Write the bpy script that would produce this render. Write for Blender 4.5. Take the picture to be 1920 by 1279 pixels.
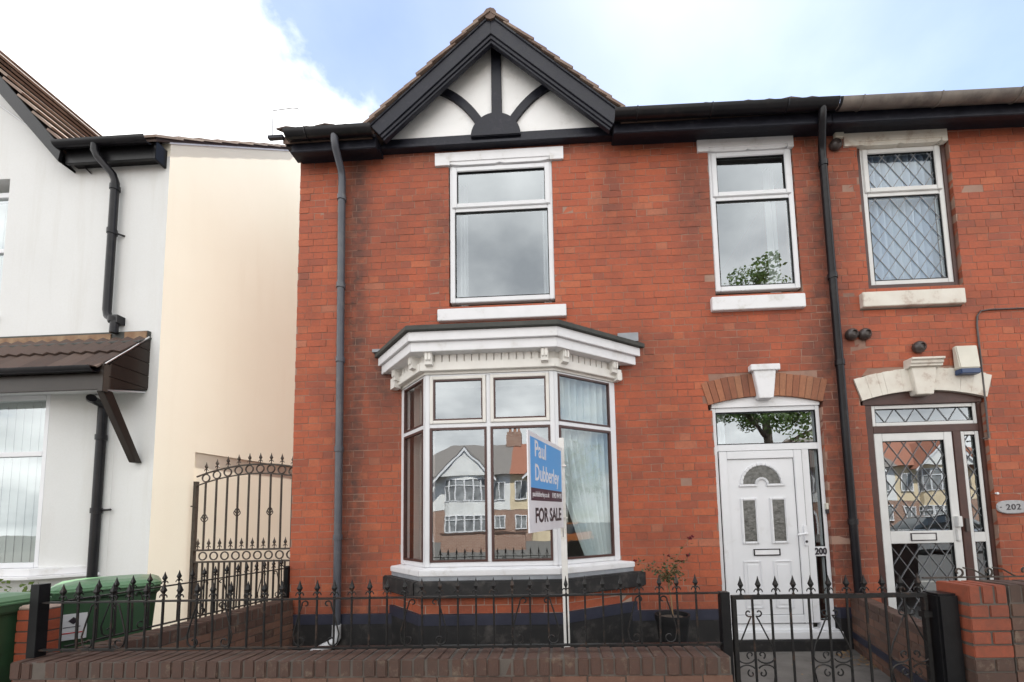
import bpy, bmesh, math, random
from mathutils import Vector, Matrix
R = random.Random(7)
rad = math.radians
sc = bpy.context.scene
for o in list(bpy.data.objects): bpy.data.objects.remove(o)
col = sc.collection

# ------------------------------------------------------------------ camera
cd = bpy.data.cameras.new('camera'); cam = bpy.data.objects.new('camera', cd); col.objects.link(cam)
RT = Vector((0.99888, 0.041839, -0.021934)); DN = Vector((-0.025165, 0.078325, -0.99661)); FW = Vector((-0.03998, 0.99605, 0.079291))
cam.matrix_world = Matrix(((RT.x, -DN.x, -FW.x, 3.1099), (RT.y, -DN.y, -FW.y, -4.5803), (RT.z, -DN.z, -FW.z, 1.4239), (0, 0, 0, 1)))
CAMP = Vector((3.1099, -4.5803, 1.4239))
cd.sensor_width = 36; cd.lens = 764.6 / 1920 * 36
cd.shift_x = (960 - 1020.94) / 1920; cd.shift_y = (917.35 - 639.5) / 1920
cd.clip_start = 0.05; cd.clip_end = 3000
sc.camera = cam

# ------------------------------------------------------------------ light
SUN_EL, SUN_AZ = 61, 16           # azimuth from +Y (behind the houses) towards +X
w = bpy.data.worlds.new('World'); sc.world = w; w.use_nodes = True
nt = w.node_tree; nt.nodes.clear()
def wn(t, **k):
    n = nt.nodes.new(t)
    for a, b in k.items(): setattr(n, a, b)
    return n
L = nt.links.new
out = wn('ShaderNodeOutputWorld')
sky = wn('ShaderNodeTexSky', sky_type='NISHITA', sun_disc=False, sun_elevation=rad(SUN_EL), sun_rotation=rad(SUN_AZ), dust_density=0.25, air_density=0.9, ozone_density=1.3)
bg1 = wn('ShaderNodeBackground'); bg1.inputs[1].default_value = 0.08
bg2 = wn('ShaderNodeBackground'); bg2.inputs[1].default_value = 0.12
L(sky.outputs[0], bg1.inputs[0])
tc = wn('ShaderNodeTexCoord'); sep = wn('ShaderNodeSeparateXYZ'); L(tc.outputs['Generated'], sep.inputs[0])
zz = wn('ShaderNodeMath', operation='MAXIMUM'); L(sep.outputs[2], zz.inputs[0]); zz.inputs[1].default_value = 0.0
za = wn('ShaderNodeMath', operation='ADD'); L(zz.outputs[0], za.inputs[0]); za.inputs[1].default_value = 0.35
dv = wn('ShaderNodeVectorMath', operation='DIVIDE'); L(tc.outputs['Generated'], dv.inputs[0])
cmb = wn('ShaderNodeCombineXYZ')
for i in range(3): L(za.outputs[0], cmb.inputs[i])
L(cmb.outputs[0], dv.inputs[1])
ad = wn('ShaderNodeVectorMath', operation='ADD'); L(dv.outputs[0], ad.inputs[0]); ad.inputs[1].default_value = (12.5, 1.1, 4.0)
n1 = wn('ShaderNodeTexNoise'); n1.inputs['Scale'].default_value = 2.0; n1.inputs['Detail'].default_value = 9; n1.inputs['Roughness'].default_value = 0.56
L(ad.outputs[0], n1.inputs['Vector'])
# the cloud bank thickens towards the left (-X) and the street side (-Y); the right behind the houses stays clear
cx_ = wn('ShaderNodeMath', operation='MULTIPLY_ADD'); L(sep.outputs[0], cx_.inputs[0]); cx_.inputs[1].default_value = -0.36; cx_.inputs[2].default_value = -0.05
cz_ = wn('ShaderNodeMath', operation='MULTIPLY_ADD'); L(sep.outputs[1], cz_.inputs[0]); cz_.inputs[1].default_value = -0.55; cz_.inputs[2].default_value = -0.06
cy_ = wn('ShaderNodeMath', operation='MAXIMUM'); L(cx_.outputs[0], cy_.inputs[0]); L(cz_.outputs[0], cy_.inputs[1])
cov = wn('ShaderNodeMath', operation='ADD'); L(n1.outputs['Fac'], cov.inputs[0]); L(cy_.outputs[0], cov.inputs[1])
rp = wn('ShaderNodeValToRGB'); rp.color_ramp.elements[0].position = 0.49; rp.color_ramp.elements[1].position = 0.66
rp.color_ramp.interpolation = 'EASE'
L(cov.outputs[0], rp.inputs[0])
n2 = wn('ShaderNodeTexNoise'); n2.inputs['Scale'].default_value = 2.6; n2.inputs['Detail'].default_value = 6
L(ad.outputs[0], n2.inputs['Vector'])
rc = wn('ShaderNodeValToRGB')
rc.color_ramp.elements[0].position = 0.31; rc.color_ramp.elements[0].color = (3.0, 3.08, 3.2, 1)
rc.color_ramp.elements[1].position = 0.64; rc.color_ramp.elements[1].color = (7.6, 7.5, 7.3, 1)
L(n2.outputs['Fac'], rc.inputs[0]); L(rc.outputs[0], bg2.inputs[0])
veil = wn('ShaderNodeMath', operation='MULTIPLY_ADD'); L(n1.outputs['Fac'], veil.inputs[0]); veil.inputs[1].default_value = 0.30; veil.inputs[2].default_value = -0.03
cvr = wn('ShaderNodeMath', operation='MAXIMUM'); L(rp.outputs[0], cvr.inputs[0]); L(veil.outputs[0], cvr.inputs[1])
mx = wn('ShaderNodeMixShader'); L(cvr.outputs[0], mx.inputs[0]); L(bg1.outputs[0], mx.inputs[1]); L(bg2.outputs[0], mx.inputs[2]); L(mx.outputs[0], out.inputs[0])

sd = bpy.data.lights.new('sun', 'SUN'); sd.energy = 5.0; sd.angle = rad(0.5); sd.color = (1.0, 0.94, 0.85)
sun = bpy.data.objects.new('sun', sd); col.objects.link(sun); sun.location = (0, 30, 30)
dirv = Vector((math.sin(rad(SUN_AZ)) * math.cos(rad(SUN_EL)), math.cos(rad(SUN_AZ)) * math.cos(rad(SUN_EL)), math.sin(rad(SUN_EL))))
sun.rotation_euler = dirv.to_track_quat('Z', 'Y').to_euler()
vs = sc.view_settings
vs.view_transform = 'Standard'; vs.look = 'None'; vs.gamma = 1; vs.use_curve_mapping = False
vs.exposure = 1.64

# ------------------------------------------------------------------ materials
def srgb(r, g, b):
    f = lambda c: (c / 255 / 12.92) if c <= 10 else ((c / 255 + 0.055) / 1.055) ** 2.4
    return (f(r), f(g), f(b), 1)
class N:
    """small wrapper round a node tree"""
    def __init__(s, name):
        s.m = bpy.data.materials.new(name); s.m.use_nodes = True; s.t = s.m.node_tree
        s.b = s.t.nodes['Principled BSDF']; s.o = s.t.nodes['Material Output']
        s.pos = s.n('ShaderNodeNewGeometry').outputs['Position']
    def n(s, ty, **k):
        x = s.t.nodes.new(ty)
        for a, b in k.items(): setattr(x, a, b)
        return x
    def l(s, a, b): s.t.links.new(a, b)
    def noise(s, scale, detail=4, rough=0.55, vec=None, dist=0):
        x = s.n('ShaderNodeTexNoise'); x.inputs['Scale'].default_value = scale; x.inputs['Detail'].default_value = detail
        x.inputs['Roughness'].default_value = rough; x.inputs['Distortion'].default_value = dist
        s.l(vec or s.pos, x.inputs['Vector']); return x.outputs['Fac']
    def ramp(s, fac, stops, interp='LINEAR'):
        x = s.n('ShaderNodeValToRGB'); cr = x.color_ramp; cr.interpolation = interp
        while len(cr.elements) < len(stops): cr.elements.new(0.5)
        for e, (p, c) in zip(cr.elements, stops):
            e.position = p; e.color = c if not isinstance(c, (int, float)) else (c, c, c, 1)
        s.l(fac, x.inputs[0]); return x.outputs[0]
    def mix(s, fac, a, b, blend='MIX'):
        x = s.n('ShaderNodeMix', data_type='RGBA', blend_type=blend)
        for q, v in ((x.inputs[0], fac), (x.inputs[6], a), (x.inputs[7], b)):
            if hasattr(v, 'links'): s.l(v, q)
            else: q.default_value = v
        return x.outputs[2]
    def math(s, op, a, b=0.0, c=None):
        x = s.n('ShaderNodeMath', operation=op)
        for i, v in enumerate((a, b, c)):
            if v is None: continue
            if hasattr(v, 'links'): s.l(v, x.inputs[i])
            else: x.inputs[i].default_value = v
        return x.outputs[0]
    def base(s, c):
        if hasattr(c, 'links'): s.l(c, s.b.inputs['Base Color'])
        else: s.b.inputs['Base Color'].default_value = c
    def set(s, rough=0.6, metal=0, spec=0.5):
        if hasattr(rough, 'links'): s.l(rough, s.b.inputs['Roughness'])
        else: s.b.inputs['Roughness'].default_value = rough
        s.b.inputs['Metallic'].default_value = metal; s.b.inputs['Specular IOR Level'].default_value = spec
    def bump(s, h, strength=0.3, dist=0.01):
        x = s.n('ShaderNodeBump'); x.inputs['Strength'].default_value = strength; x.inputs['Distance'].default_value = dist
        s.l(h, x.inputs['Height']); s.l(x.outputs[0], s.b.inputs['Normal'])
    def attr(s, nm='rnd'):
        return s.n('ShaderNodeAttribute', attribute_name=nm).outputs['Fac']
def simple(name, c1, c2=None, scale=6, rough=0.5, bump=0, bscale=60, metal=0, spec=0.5, bdist=0.004, dirt=None, dscale=2.5, damt=(0.52, 0.78)):
    k = N(name); c2 = c2 or tuple(x * 0.82 for x in c1[:3]) + (1,)
    c = k.mix(k.ramp(k.noise(scale), [(0.3, 0.0), (0.7, 1.0)]), c1, c2)
    if dirt: c = k.mix(k.ramp(k.noise(dscale, 8, 0.68), [(damt[0], 0.0), (damt[1], 1.0)]), c, dirt)
    k.base(c); k.set(rough, metal, spec)
    if bump: k.bump(k.noise(bscale, 5), bump, bdist)
    return k.m
def walls(name, c1, c2, streak, damp, zb, bump=0.4):
    k = N(name); c = k.mix(k.ramp(k.noise(0.8, 4), [(0.3, 0.0), (0.7, 1.0)]), c1, c2)
    mp = k.n('ShaderNodeMapping'); mp.inputs['Scale'].default_value = (7, 7, 0.55); k.l(k.pos, mp.inputs[0])
    c = k.mix(k.math('MULTIPLY', k.ramp(k.noise(1.0, 6, 0.65, mp.outputs[0]), [(0.5, 0.0), (0.75, 1.0)]), k.ramp(k.noise(0.6, 3), [(0.4, 0.15), (0.65, 0.8)])), c, streak)
    sp = k.n('ShaderNodeSeparateXYZ'); k.l(k.pos, sp.inputs[0])
    h = k.math('MULTIPLY_ADD', k.noise(3.5, 6, 0.7), 0.55, zb); d = k.ramp(k.math('SUBTRACT', h, sp.outputs[2]), [(0.0, 0.0), (0.45, 0.8)])
    c = k.mix(d, c, damp); c = k.mix(k.ramp(k.noise(55, 3), [(0.35, 0.0), (0.8, 0.22)]), c, streak)
    k.base(c); k.set(0.88, 0, 0.3); k.bump(k.noise(140, 5), bump, 0.006); return k.m
def brick_mat(name, cols, stains=(), dirtc=(0.045, 0.034, 0.03, 1), amt=0.5, blot=None, bl=(0.60, 0.85, 0.22)):
    k = N(name)
    a = k.attr('rnd')
    c = k.ramp(a, cols)
    c = k.mix(k.ramp(k.noise(38, 5, 0.7), [(0.3, 0.0), (0.75, 0.75)]), c, k.mix(0.6, c, (0.12, 0.055, 0.035, 1)))
    c = k.mix(k.ramp(k.noise(1.1, 7, 0.68), [(0.45, 0.0), (0.75, 0.6)]), c, dirtc)                  # broad grime
    c = k.mix(k.ramp(k.noise(9, 9, 0.78), [(bl[0], 0.0), (bl[1], bl[2])]), c, blot or (0.42, 0.30, 0.25, 1))   # pale lime bloom
    if stains:
        sp = k.n('ShaderNodeSeparateXYZ'); k.l(k.pos, sp.inputs[0]); tot = None
        for (x0, sx, z0, sz, am) in stains:
            ex = None
            for (o, c0, s_) in ((sp.outputs[0], x0, sx), (sp.outputs[2], z0, sz)):
                if s_ is None: continue
                d = k.math('MULTIPLY_ADD', o, 1 / s_, -c0 / s_); d2 = k.math('MULTIPLY', d, d)
                ex = d2 if ex is None else k.math('ADD', ex, d2)
            g = k.math('MULTIPLY', k.math('POWER', 2.71828, k.math('MULTIPLY', ex, -1.0)), am)
            tot = g if tot is None else k.math('MAXIMUM', tot, g)
        st = k.math('MULTIPLY', tot, k.ramp(k.noise(9, 7, 0.7), [(0.28, 0.25), (0.66, 1.0)]))
        c = k.mix(st, c, dirtc)
    k.base(c); k.set(0.72, 0, 0.35); k.bump(k.noise(130, 4), 0.35, 0.004)
    return k.m
def glass_mat(name, f0=0.2, tint=(0.93, 0.97, 0.96, 1), rough=0.0, wob=0.0):
    k = N(name); t = k.n('ShaderNodeBsdfTransparent'); t.inputs[0].default_value = tint
    g = k.n('ShaderNodeBsdfGlossy'); g.inputs['Roughness'].default_value = rough; g.inputs[0].default_value = (0.88, 0.94, 0.98, 1)
    lw = k.n('ShaderNodeLayerWeight'); lw.inputs[0].default_value = 0.5
    p = k.math('POWER', lw.outputs['Facing'], 4.0)
    f = k.math('MULTIPLY_ADD', p, 1 - f0, f0)
    m = k.n('ShaderNodeMixShader'); k.l(f, m.inputs[0]); k.l(t.outputs[0], m.inputs[1]); k.l(g.outputs[0], m.inputs[2]); k.l(m.outputs[0], k.o.inputs[0])
    if wob:
        x = k.n('ShaderNodeBump'); x.inputs['Strength'].default_value = wob; x.inputs['Distance'].default_value = 0.02
        k.l(k.noise(2.2, 2), x.inputs['Height']); k.l(x.outputs[0], g.inputs['Normal'])
    return k.m
def cloth_mat(name, c):
    k = N(name); k.base(c); k.set(0.9, 0, 0.1)
    k.b.inputs['Transmission Weight'].default_value = 0.0
    t = k.n('ShaderNodeBsdfTransparent'); tr = k.n('ShaderNodeBsdfTranslucent'); tr.inputs[0].default_value = c
    m1 = k.n('ShaderNodeMixShader'); m1.inputs[0].default_value = 0.35; k.l(k.b.outputs[0], m1.inputs[1]); k.l(tr.outputs[0], m1.inputs[2])
    m2 = k.n('ShaderNodeMixShader'); m2.inputs[0].default_value = 0.12; k.l(m1.outputs[0], m2.inputs[1]); k.l(t.outputs[0], m2.inputs[2]); k.l(m2.outputs[0], k.o.inputs[0])
    return k.m

OLD = [(0.0, (0.326, 0.092, 0.053, 1)), (0.04, (0.372, 0.092, 0.049, 1)), (0.2, (0.425, 0.099, 0.047, 1)), (0.6, (0.452, 0.105, 0.047, 1)), (0.9, (0.478, 0.115, 0.051, 1)), (0.97, (0.501, 0.134, 0.060, 1)), (1.0, (0.449, 0.153, 0.087, 1))]
m = {}
m['brick'] = brick_mat('old_red_brick', OLD, stains=((0.73, 0.17, 0, None, 0.95), (1.05, 0.32, 3.15, 0.6, 0.9), (6.18, 0.28, 0, None, 0.85), (0.0, None, 6.05, 0.24, 0.95), (0.0, None, 0.42, 0.22, 0.55), (4.75, 0.25, 5.35, 0.7, 0.6), (2.45, 0.9, 3.62, 0.12, 0.55), (3.95, 0.30, 3.3, 0.3, 0.6), (1.72, 0.14, 4.9, 0.9, 0.5), (5.98, 0.2, 4.6, 1.0, 0.55)))
m['brick_side'] = brick_mat('bay_base_brick', OLD)
m['brown_brick'] = brick_mat('brown_brick', [(0, (0.078, 0.047, 0.038, 1)), (0.35, (0.128, 0.072, 0.055, 1)), (0.75, (0.162, 0.086, 0.061, 1)), (0.955, (0.20, 0.105, 0.074, 1)), (0.97, (0.5, 0.12, 0.05, 1)), (1, (0.5, 0.12, 0.05, 1))], dirtc=(0.05, 0.04, 0.033, 1), blot=(0.30, 0.26, 0.19, 1), bl=(0.54, 0.74, 0.5))
m['new_brick'] = brick_mat('bright_red_brick', [(0, (0.37, 0.085, 0.04, 1)), (0.5, (0.47, 0.115, 0.05, 1)), (1, (0.52, 0.15, 0.065, 1))])
m['mortar'] = simple('dark_mortar', (0.24, 0.125, 0.09, 1), (0.36, 0.235, 0.18, 1), 1.6, 0.9, 0.4, 90, dirt=(0.09, 0.05, 0.04, 1), dscale=1.8)
m['mortar_new'] = simple('grey_mortar', (0.12, 0.10, 0.085, 1), (0.07, 0.06, 0.052, 1), 6, 0.9, 0.4, 90)
m['painted_mortar'] = simple('pale_mortar', (0.42, 0.33, 0.27, 1), (0.30, 0.22, 0.18, 1), 8, 0.9, 0.4, 90)
m['rubbed'] = brick_mat('rubbed_arch_brick', [(0, (0.25, 0.09, 0.05, 1)), (0.5, (0.36, 0.135, 0.07, 1)), (1, (0.43, 0.19, 0.10, 1))])
m['white'] = simple('white_paint', (0.76, 0.76, 0.78, 1), (0.70, 0.70, 0.715, 1), 5, 0.45, 0.2, 25, dirt=(0.46, 0.43, 0.38, 1), dscale=5, damt=(0.56, 0.85))
m['upvc'] = simple('white_upvc', (0.72, 0.725, 0.75, 1), (0.67, 0.68, 0.70, 1), 3, 0.3, 0.06, 9, dirt=(0.46, 0.45, 0.42, 1), dscale=4, damt=(0.60, 0.92))
m['grey_frame'] = simple('weathered_white_frame', (0.66, 0.66, 0.65, 1), (0.58, 0.58, 0.57, 1), 5, 0.4)
m['old_white'] = simple('aged_white_paint', (0.70, 0.67, 0.60, 1), (0.62, 0.57, 0.50, 1), 6, 0.55, 0.25, 30, dirt=(0.42, 0.33, 0.27, 1), dscale=6, damt=(0.56, 0.72))
m['trim_white'] = simple('off_white_sash_paint', (0.72, 0.70, 0.66, 1), (0.66, 0.64, 0.60, 1), 6, 0.45, dirt=(0.5, 0.46, 0.4, 1), dscale=5, damt=(0.6, 0.85))
m['cream_trim'] = simple('cream_trim', (0.77, 0.75, 0.71, 1), (0.71, 0.69, 0.65, 1), 6, 0.5, 0.1, 40, dirt=(0.4, 0.34, 0.28, 1), dscale=4, damt=(0.6, 0.85))
m['plaster'] = simple('white_gable_plaster', (0.88, 0.88, 0.88, 1), (0.82, 0.82, 0.81, 1), 2, 0.8, 0.5, 70, dirt=(0.55, 0.54, 0.5, 1), damt=(0.55, 0.85))
m['render_white'] = walls('white_wall_render', (0.72, 0.725, 0.72, 1), (0.68, 0.685, 0.68, 1), (0.60, 0.59, 0.56, 1), (0.40, 0.40, 0.36, 1), -0.15)
m['render_cream'] = walls('cream_wall_render', (0.93, 0.875, 0.75, 1), (0.90, 0.84, 0.71, 1), (0.87, 0.80, 0.67, 1), (0.5, 0.45, 0.36, 1), -0.2, 0.25)
def timber_mat():
    k = N('black_painted_timber'); mp = k.n('ShaderNodeMapping'); mp.inputs['Scale'].default_value = (3, 30, 3); k.l(k.pos, mp.inputs[0])
    g = k.noise(4, 6, 0.7, mp.outputs[0])
    k.base(k.ramp(g, [(0.3, (0.007, 0.008, 0.013, 1)), (0.55, (0.015, 0.016, 0.025, 1)), (0.75, (0.045, 0.043, 0.052, 1))])); k.set(k.ramp(g, [(0.3, 0.38), (0.7, 0.6)]), 0, 0.3)  # the blue-ish sheen on the black paint is put into the base colour
    k.bump(g, 0.35, 0.006); return k.m
m['timber'] = timber_mat()
m['black'] = simple('black_gloss_paint', (0.005, 0.005, 0.006, 1), (0.010, 0.010, 0.011, 1), 8, 0.35, 0.15, 40, 0, 0.25)
m['iron'] = simple('black_wrought_iron', (0.007, 0.007, 0.008, 1), (0.017, 0.016, 0.015, 1), 30, 0.45, 0.3, 120, 0, 0.3, dirt=(0.10, 0.055, 0.035, 1), dscale=11, damt=(0.56, 0.78))
m['brown_iron'] = simple('dark_brown_wrought_iron', (0.030, 0.023, 0.018, 1), (0.06, 0.045, 0.034, 1), 30, 0.5, 0.3, 120)
m['pipe_grey'] = simple('grey_blue_pipe_paint', (0.06, 0.065, 0.082, 1), (0.085, 0.09, 0.105, 1), 4, 0.35, 0.1, 30, dirt=(0.13, 0.13, 0.13, 1), dscale=5)
m['pipe_black'] = simple('black_plastic_pipe', (0.006, 0.006, 0.008, 1), (0.012, 0.011, 0.014, 1), 4, 0.3, 0, spec=0.3, dirt=(0.03, 0.027, 0.027, 1), dscale=5)
m['gutter_grey'] = simple('weathered_grey_gutter', (0.22, 0.19, 0.165, 1), (0.13, 0.11, 0.10, 1), 5, 0.55, 0.1, 40, dirt=(0.04, 0.035, 0.033, 1), dscale=3)
m['glass'] = glass_mat('window_glass', 0.30, wob=0.045)
m['glass_clear'] = glass_mat('side_window_glass', 0.12, wob=0.02)
m['frosted'] = glass_mat('frosted_glass', 0.06, (0.28, 0.29, 0.27, 1), 0.12, 0.4)
m['bead'] = simple('brown_glazing_bead', (0.055, 0.022, 0.018, 1), (0.075, 0.03, 0.024, 1), 8, 0.4)
m['brown_wood'] = simple('brown_stained_timber', (0.072, 0.030, 0.023, 1), (0.05, 0.021, 0.017, 1), 12, 0.42, 0.25, 60)
m['lead'] = simple('lead_strip', (0.26, 0.26, 0.27, 1), (0.19, 0.19, 0.20, 1), 10, 0.45, 0, 40, 0.4)
m['roof_lead'] = simple('dark_roofing_felt', (0.035, 0.037, 0.033, 1), (0.06, 0.061, 0.054, 1), 6, 0.7, 0.3, 40)
m['flash'] = simple('lead_flashing', (0.30, 0.32, 0.35, 1), (0.22, 0.23, 0.25, 1), 8, 0.5, 0.2, 40)
m['tile'] = brick_mat('clay_roof_tile', [(0, (0.15, 0.105, 0.085, 1)), (0.6, (0.23, 0.165, 0.13, 1)), (1, (0.32, 0.245, 0.195, 1))], dirtc=(0.10, 0.075, 0.06, 1), blot=(0.42, 0.37, 0.31, 1))
m['tile_dark'] = brick_mat('dark_roof_tile', [(0, (0.03, 0.024, 0.022, 1)), (1, (0.07, 0.05, 0.042, 1))])  # darker tile tone for the rows along the eaves
m['tile_brown'] = brick_mat('brown_concrete_tile', [(0, (0.06, 0.044, 0.037, 1)), (1, (0.10, 0.073, 0.06, 1))], blot=(0.2, 0.17, 0.14, 1))
m['clad'] = simple('dark_brown_cladding', (0.024, 0.018, 0.015, 1), (0.034, 0.026, 0.021, 1), 5, 0.42, 0.05, spec=0.35)
m['net'] = cloth_mat('net_curtain', (0.86, 0.93, 0.95, 1))
m['blue_net'] = cloth_mat('blue_white_curtain', (0.70, 0.80, 0.96, 1))
m['net_white'] = cloth_mat('pale_curtain', (0.78, 0.80, 0.82, 1))
m['beige_curtain'] = cloth_mat('beige_curtain', (0.55, 0.47, 0.44, 1))
m['blind'] = cloth_mat('vertical_blind', (0.66, 0.68, 0.64, 1))
m['room'] = simple('room_plaster', (0.30, 0.29, 0.27, 1), None, 2, 0.9)
m['stone_black'] = simple('black_painted_stone', (0.008, 0.008, 0.009, 1), (0.018, 0.017, 0.017, 1), 5, 0.65, 0.35, 40, dirt=(0.09, 0.08, 0.075, 1), dscale=5)
m['stone_blue'] = simple('blue_black_plinth_paint', (0.016, 0.018, 0.034, 1), (0.028, 0.030, 0.05, 1), 5, 0.55, 0.3, 40)
m['soil'] = simple('garden_soil', (0.055, 0.042, 0.033, 1), (0.10, 0.08, 0.06, 1), 9, 0.95, 0.9, 60, bdist=0.02, dirt=(0.15, 0.13, 0.11, 1), dscale=25)
m['concrete'] = simple('path_concrete', (0.10, 0.092, 0.084, 1), (0.145, 0.135, 0.125, 1), 4, 0.9, 0.6, 120, bdist=0.006, dirt=(0.05, 0.045, 0.04, 1), dscale=3)
m['asphalt'] = simple('asphalt', (0.045, 0.045, 0.047, 1), (0.065, 0.064, 0.063, 1), 3, 0.9, 0.6, 150)
m['paving'] = simple('pavement_asphalt', (0.075, 0.073, 0.07, 1), (0.10, 0.097, 0.092, 1), 3, 0.9, 0.6, 150)
m['kerb'] = simple('kerb_concrete', (0.28, 0.27, 0.25, 1), (0.2, 0.19, 0.18, 1), 5, 0.9, 0.4, 60)
m['bin'] = simple('green_bin_plastic', (0.026, 0.066, 0.031, 1), (0.033, 0.080, 0.038, 1), 5, 0.42, 0.08, 90, dirt=(0.03, 0.05, 0.032, 1), dscale=4)
m['bin_lid'] = simple('faded_green_bin_lid', (0.065, 0.155, 0.075, 1), (0.11, 0.21, 0.115, 1), 3, 0.36, 0.1, 60)
m['og'] = simple('obscure_glass_dark', (0.05, 0.05, 0.045, 1), (0.16, 0.16, 0.15, 1), 22, 0.12, 0.6, 30, 0, 0.8, 0.01)
m['rubber'] = simple('black_rubber', (0.009, 0.009, 0.010, 1), None, 8, 0.7, spec=0.3)
m['sticker'] = simple('white_sticker', (0.75, 0.75, 0.77, 1), None, 4, 0.4)
m['sign_white'] = simple('sign_white', (0.78, 0.78, 0.81, 1), None, 1.5, 0.35)
m['sign_blue'] = simple('sign_sky_blue', srgb(84, 164, 226), srgb(80, 158, 221), 1.5, 0.35)
m['sign_plum'] = simple('sign_dark_plum', (0.055, 0.028, 0.05, 1), None, 2, 0.35)
m['ink'] = simple('dark_print', (0.03, 0.024, 0.032, 1), None, 3, 0.4)
m['red_ink'] = simple('red_print', (0.5, 0.03, 0.03, 1), None, 3, 0.4)
m['post_white'] = simple('whitewashed_timber_post', (0.72, 0.71, 0.69, 1), (0.62, 0.60, 0.57, 1), 9, 0.6, 0.2, 50, dirt=(0.5, 0.45, 0.38, 1), dscale=8)
m['chrome'] = simple('satin_metal', (0.6, 0.6, 0.6, 1), None, 3, 0.3, 0, 40, 0.9)
m['alarm'] = simple('cream_alarm_plastic', (0.68, 0.65, 0.56, 1), None, 3, 0.4)
m['alarm_blue'] = simple('blue_alarm_plastic', (0.03, 0.06, 0.15, 1), None, 3, 0.3)
m['ceramic'] = simple('brown_ceramic', (0.045, 0.035, 0.033, 1), (0.07, 0.055, 0.05, 1), 10, 0.3)
m['plaque'] = simple('grey_stone_plaque', (0.42, 0.42, 0.43, 1), (0.33, 0.33, 0.34, 1), 30, 0.7, 0.3, 90)
m['stem'] = simple('rose_cane', (0.26, 0.16, 0.08, 1), None, 20, 0.7)
def leaf_mat(name, a, b):
    k = N(name); k.base(k.ramp(k.noise(30, 3), [(0.3, a), (0.7, b)])); k.set(0.5, 0, 0.4)
    tr = k.n('ShaderNodeBsdfTranslucent'); tr.inputs[0].default_value = tuple(min(1, x * 1.6) for x in b[:3]) + (1,)
    mm = k.n('ShaderNodeMixShader'); mm.inputs[0].default_value = 0.3; k.l(k.b.outputs[0], mm.inputs[1]); k.l(tr.outputs[0], mm.inputs[2]); k.l(mm.outputs[0], k.o.inputs[0]); return k.m
m['rose_leaf'] = leaf_mat('rose_leaf', (0.05, 0.075, 0.03, 1), (0.11, 0.10, 0.05, 1))
m['rose'] = simple('dark_red_petal', (0.16, 0.010, 0.020, 1), None, 20, 0.5)
m['leaf'] = leaf_mat('green_leaf', (0.04, 0.085, 0.022, 1), (0.085, 0.14, 0.035, 1))
m['weed'] = leaf_mat('weed_leaf', (0.07, 0.13, 0.03, 1), (0.12, 0.18, 0.05, 1))
m['dry'] = simple('dry_leaf', (0.25, 0.15, 0.06, 1), (0.16, 0.09, 0.04, 1), 12, 0.7)
m['bark'] = simple('bark', (0.07, 0.055, 0.042, 1), (0.11, 0.09, 0.07, 1), 12, 0.9, 0.8, 40, bdist=0.02)
m['car_orange'] = simple('orange_car_paint', (0.55, 0.16, 0.02, 1), None, 3, 0.2)
m['car_dark'] = simple('dark_car_paint', (0.018, 0.022, 0.026, 1), None, 3, 0.15)
m['car_silver'] = simple('silver_car_paint', (0.4, 0.41, 0.42, 1), None, 3, 0.2, 0, 40, 0.6)
m['car_glass'] = simple('car_glass', (0.02, 0.025, 0.028, 1), None, 3, 0.05, 0, 40, 0, 0.8)
m['far_pane'] = simple('far_window_with_nets', (0.34, 0.35, 0.36, 1), (0.09, 0.095, 0.10, 1), 1.6, 0.15)
m['lamp'] = simple('headlamp_lens', (0.75, 0.75, 0.75, 1), None, 3, 0.1)
m['slate'] = simple('grey_roof_tiles', (0.12, 0.11, 0.105, 1), (0.17, 0.155, 0.145, 1), 12, 0.8, 0.5, 20, bdist=0.03)
m['red_roof'] = simple('red_roof_tiles', (0.26, 0.10, 0.06, 1), (0.2, 0.08, 0.05, 1), 12, 0.8, 0.5, 20, bdist=0.03)
m['far_white'] = simple('far_white_render', (0.76, 0.76, 0.75, 1), None, 1, 0.8)
m['far_cream'] = simple('far_cream_render', (0.70, 0.58, 0.40, 1), None, 1, 0.8)
def far_brick():
    k = N('far_brickwork'); b = k.n('ShaderNodeTexBrick'); b.inputs['Scale'].default_value = 1.0; b.inputs['Brick Width'].default_value = 0.23; b.inputs['Row Height'].default_value = 0.075; b.inputs['Mortar Size'].default_value = 0.008
    b.inputs['Color1'].default_value = (0.22, 0.10, 0.065, 1); b.inputs['Color2'].default_value = (0.30, 0.17, 0.12, 1); b.inputs['Mortar'].default_value = (0.4, 0.35, 0.3, 1)
    sp = k.n('ShaderNodeSeparateXYZ'); k.l(k.pos, sp.inputs[0]); c = k.n('ShaderNodeCombineXYZ'); k.l(sp.outputs[0], c.inputs[0]); k.l(sp.outputs[2], c.inputs[1]); k.l(c.outputs[0], b.inputs['Vector'])
    k.base(b.outputs['Color']); k.set(0.85); return k.m
m['far_brick'] = far_brick()
m['clay'] = simple('terracotta', (0.36, 0.19, 0.13, 1), (0.28, 0.14, 0.09, 1), 8, 0.8, 0.3, 30)
m['hedge'] = leaf_mat('hedge_leaf', (0.05, 0.10, 0.02, 1), (0.12, 0.17, 0.04, 1))

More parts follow.
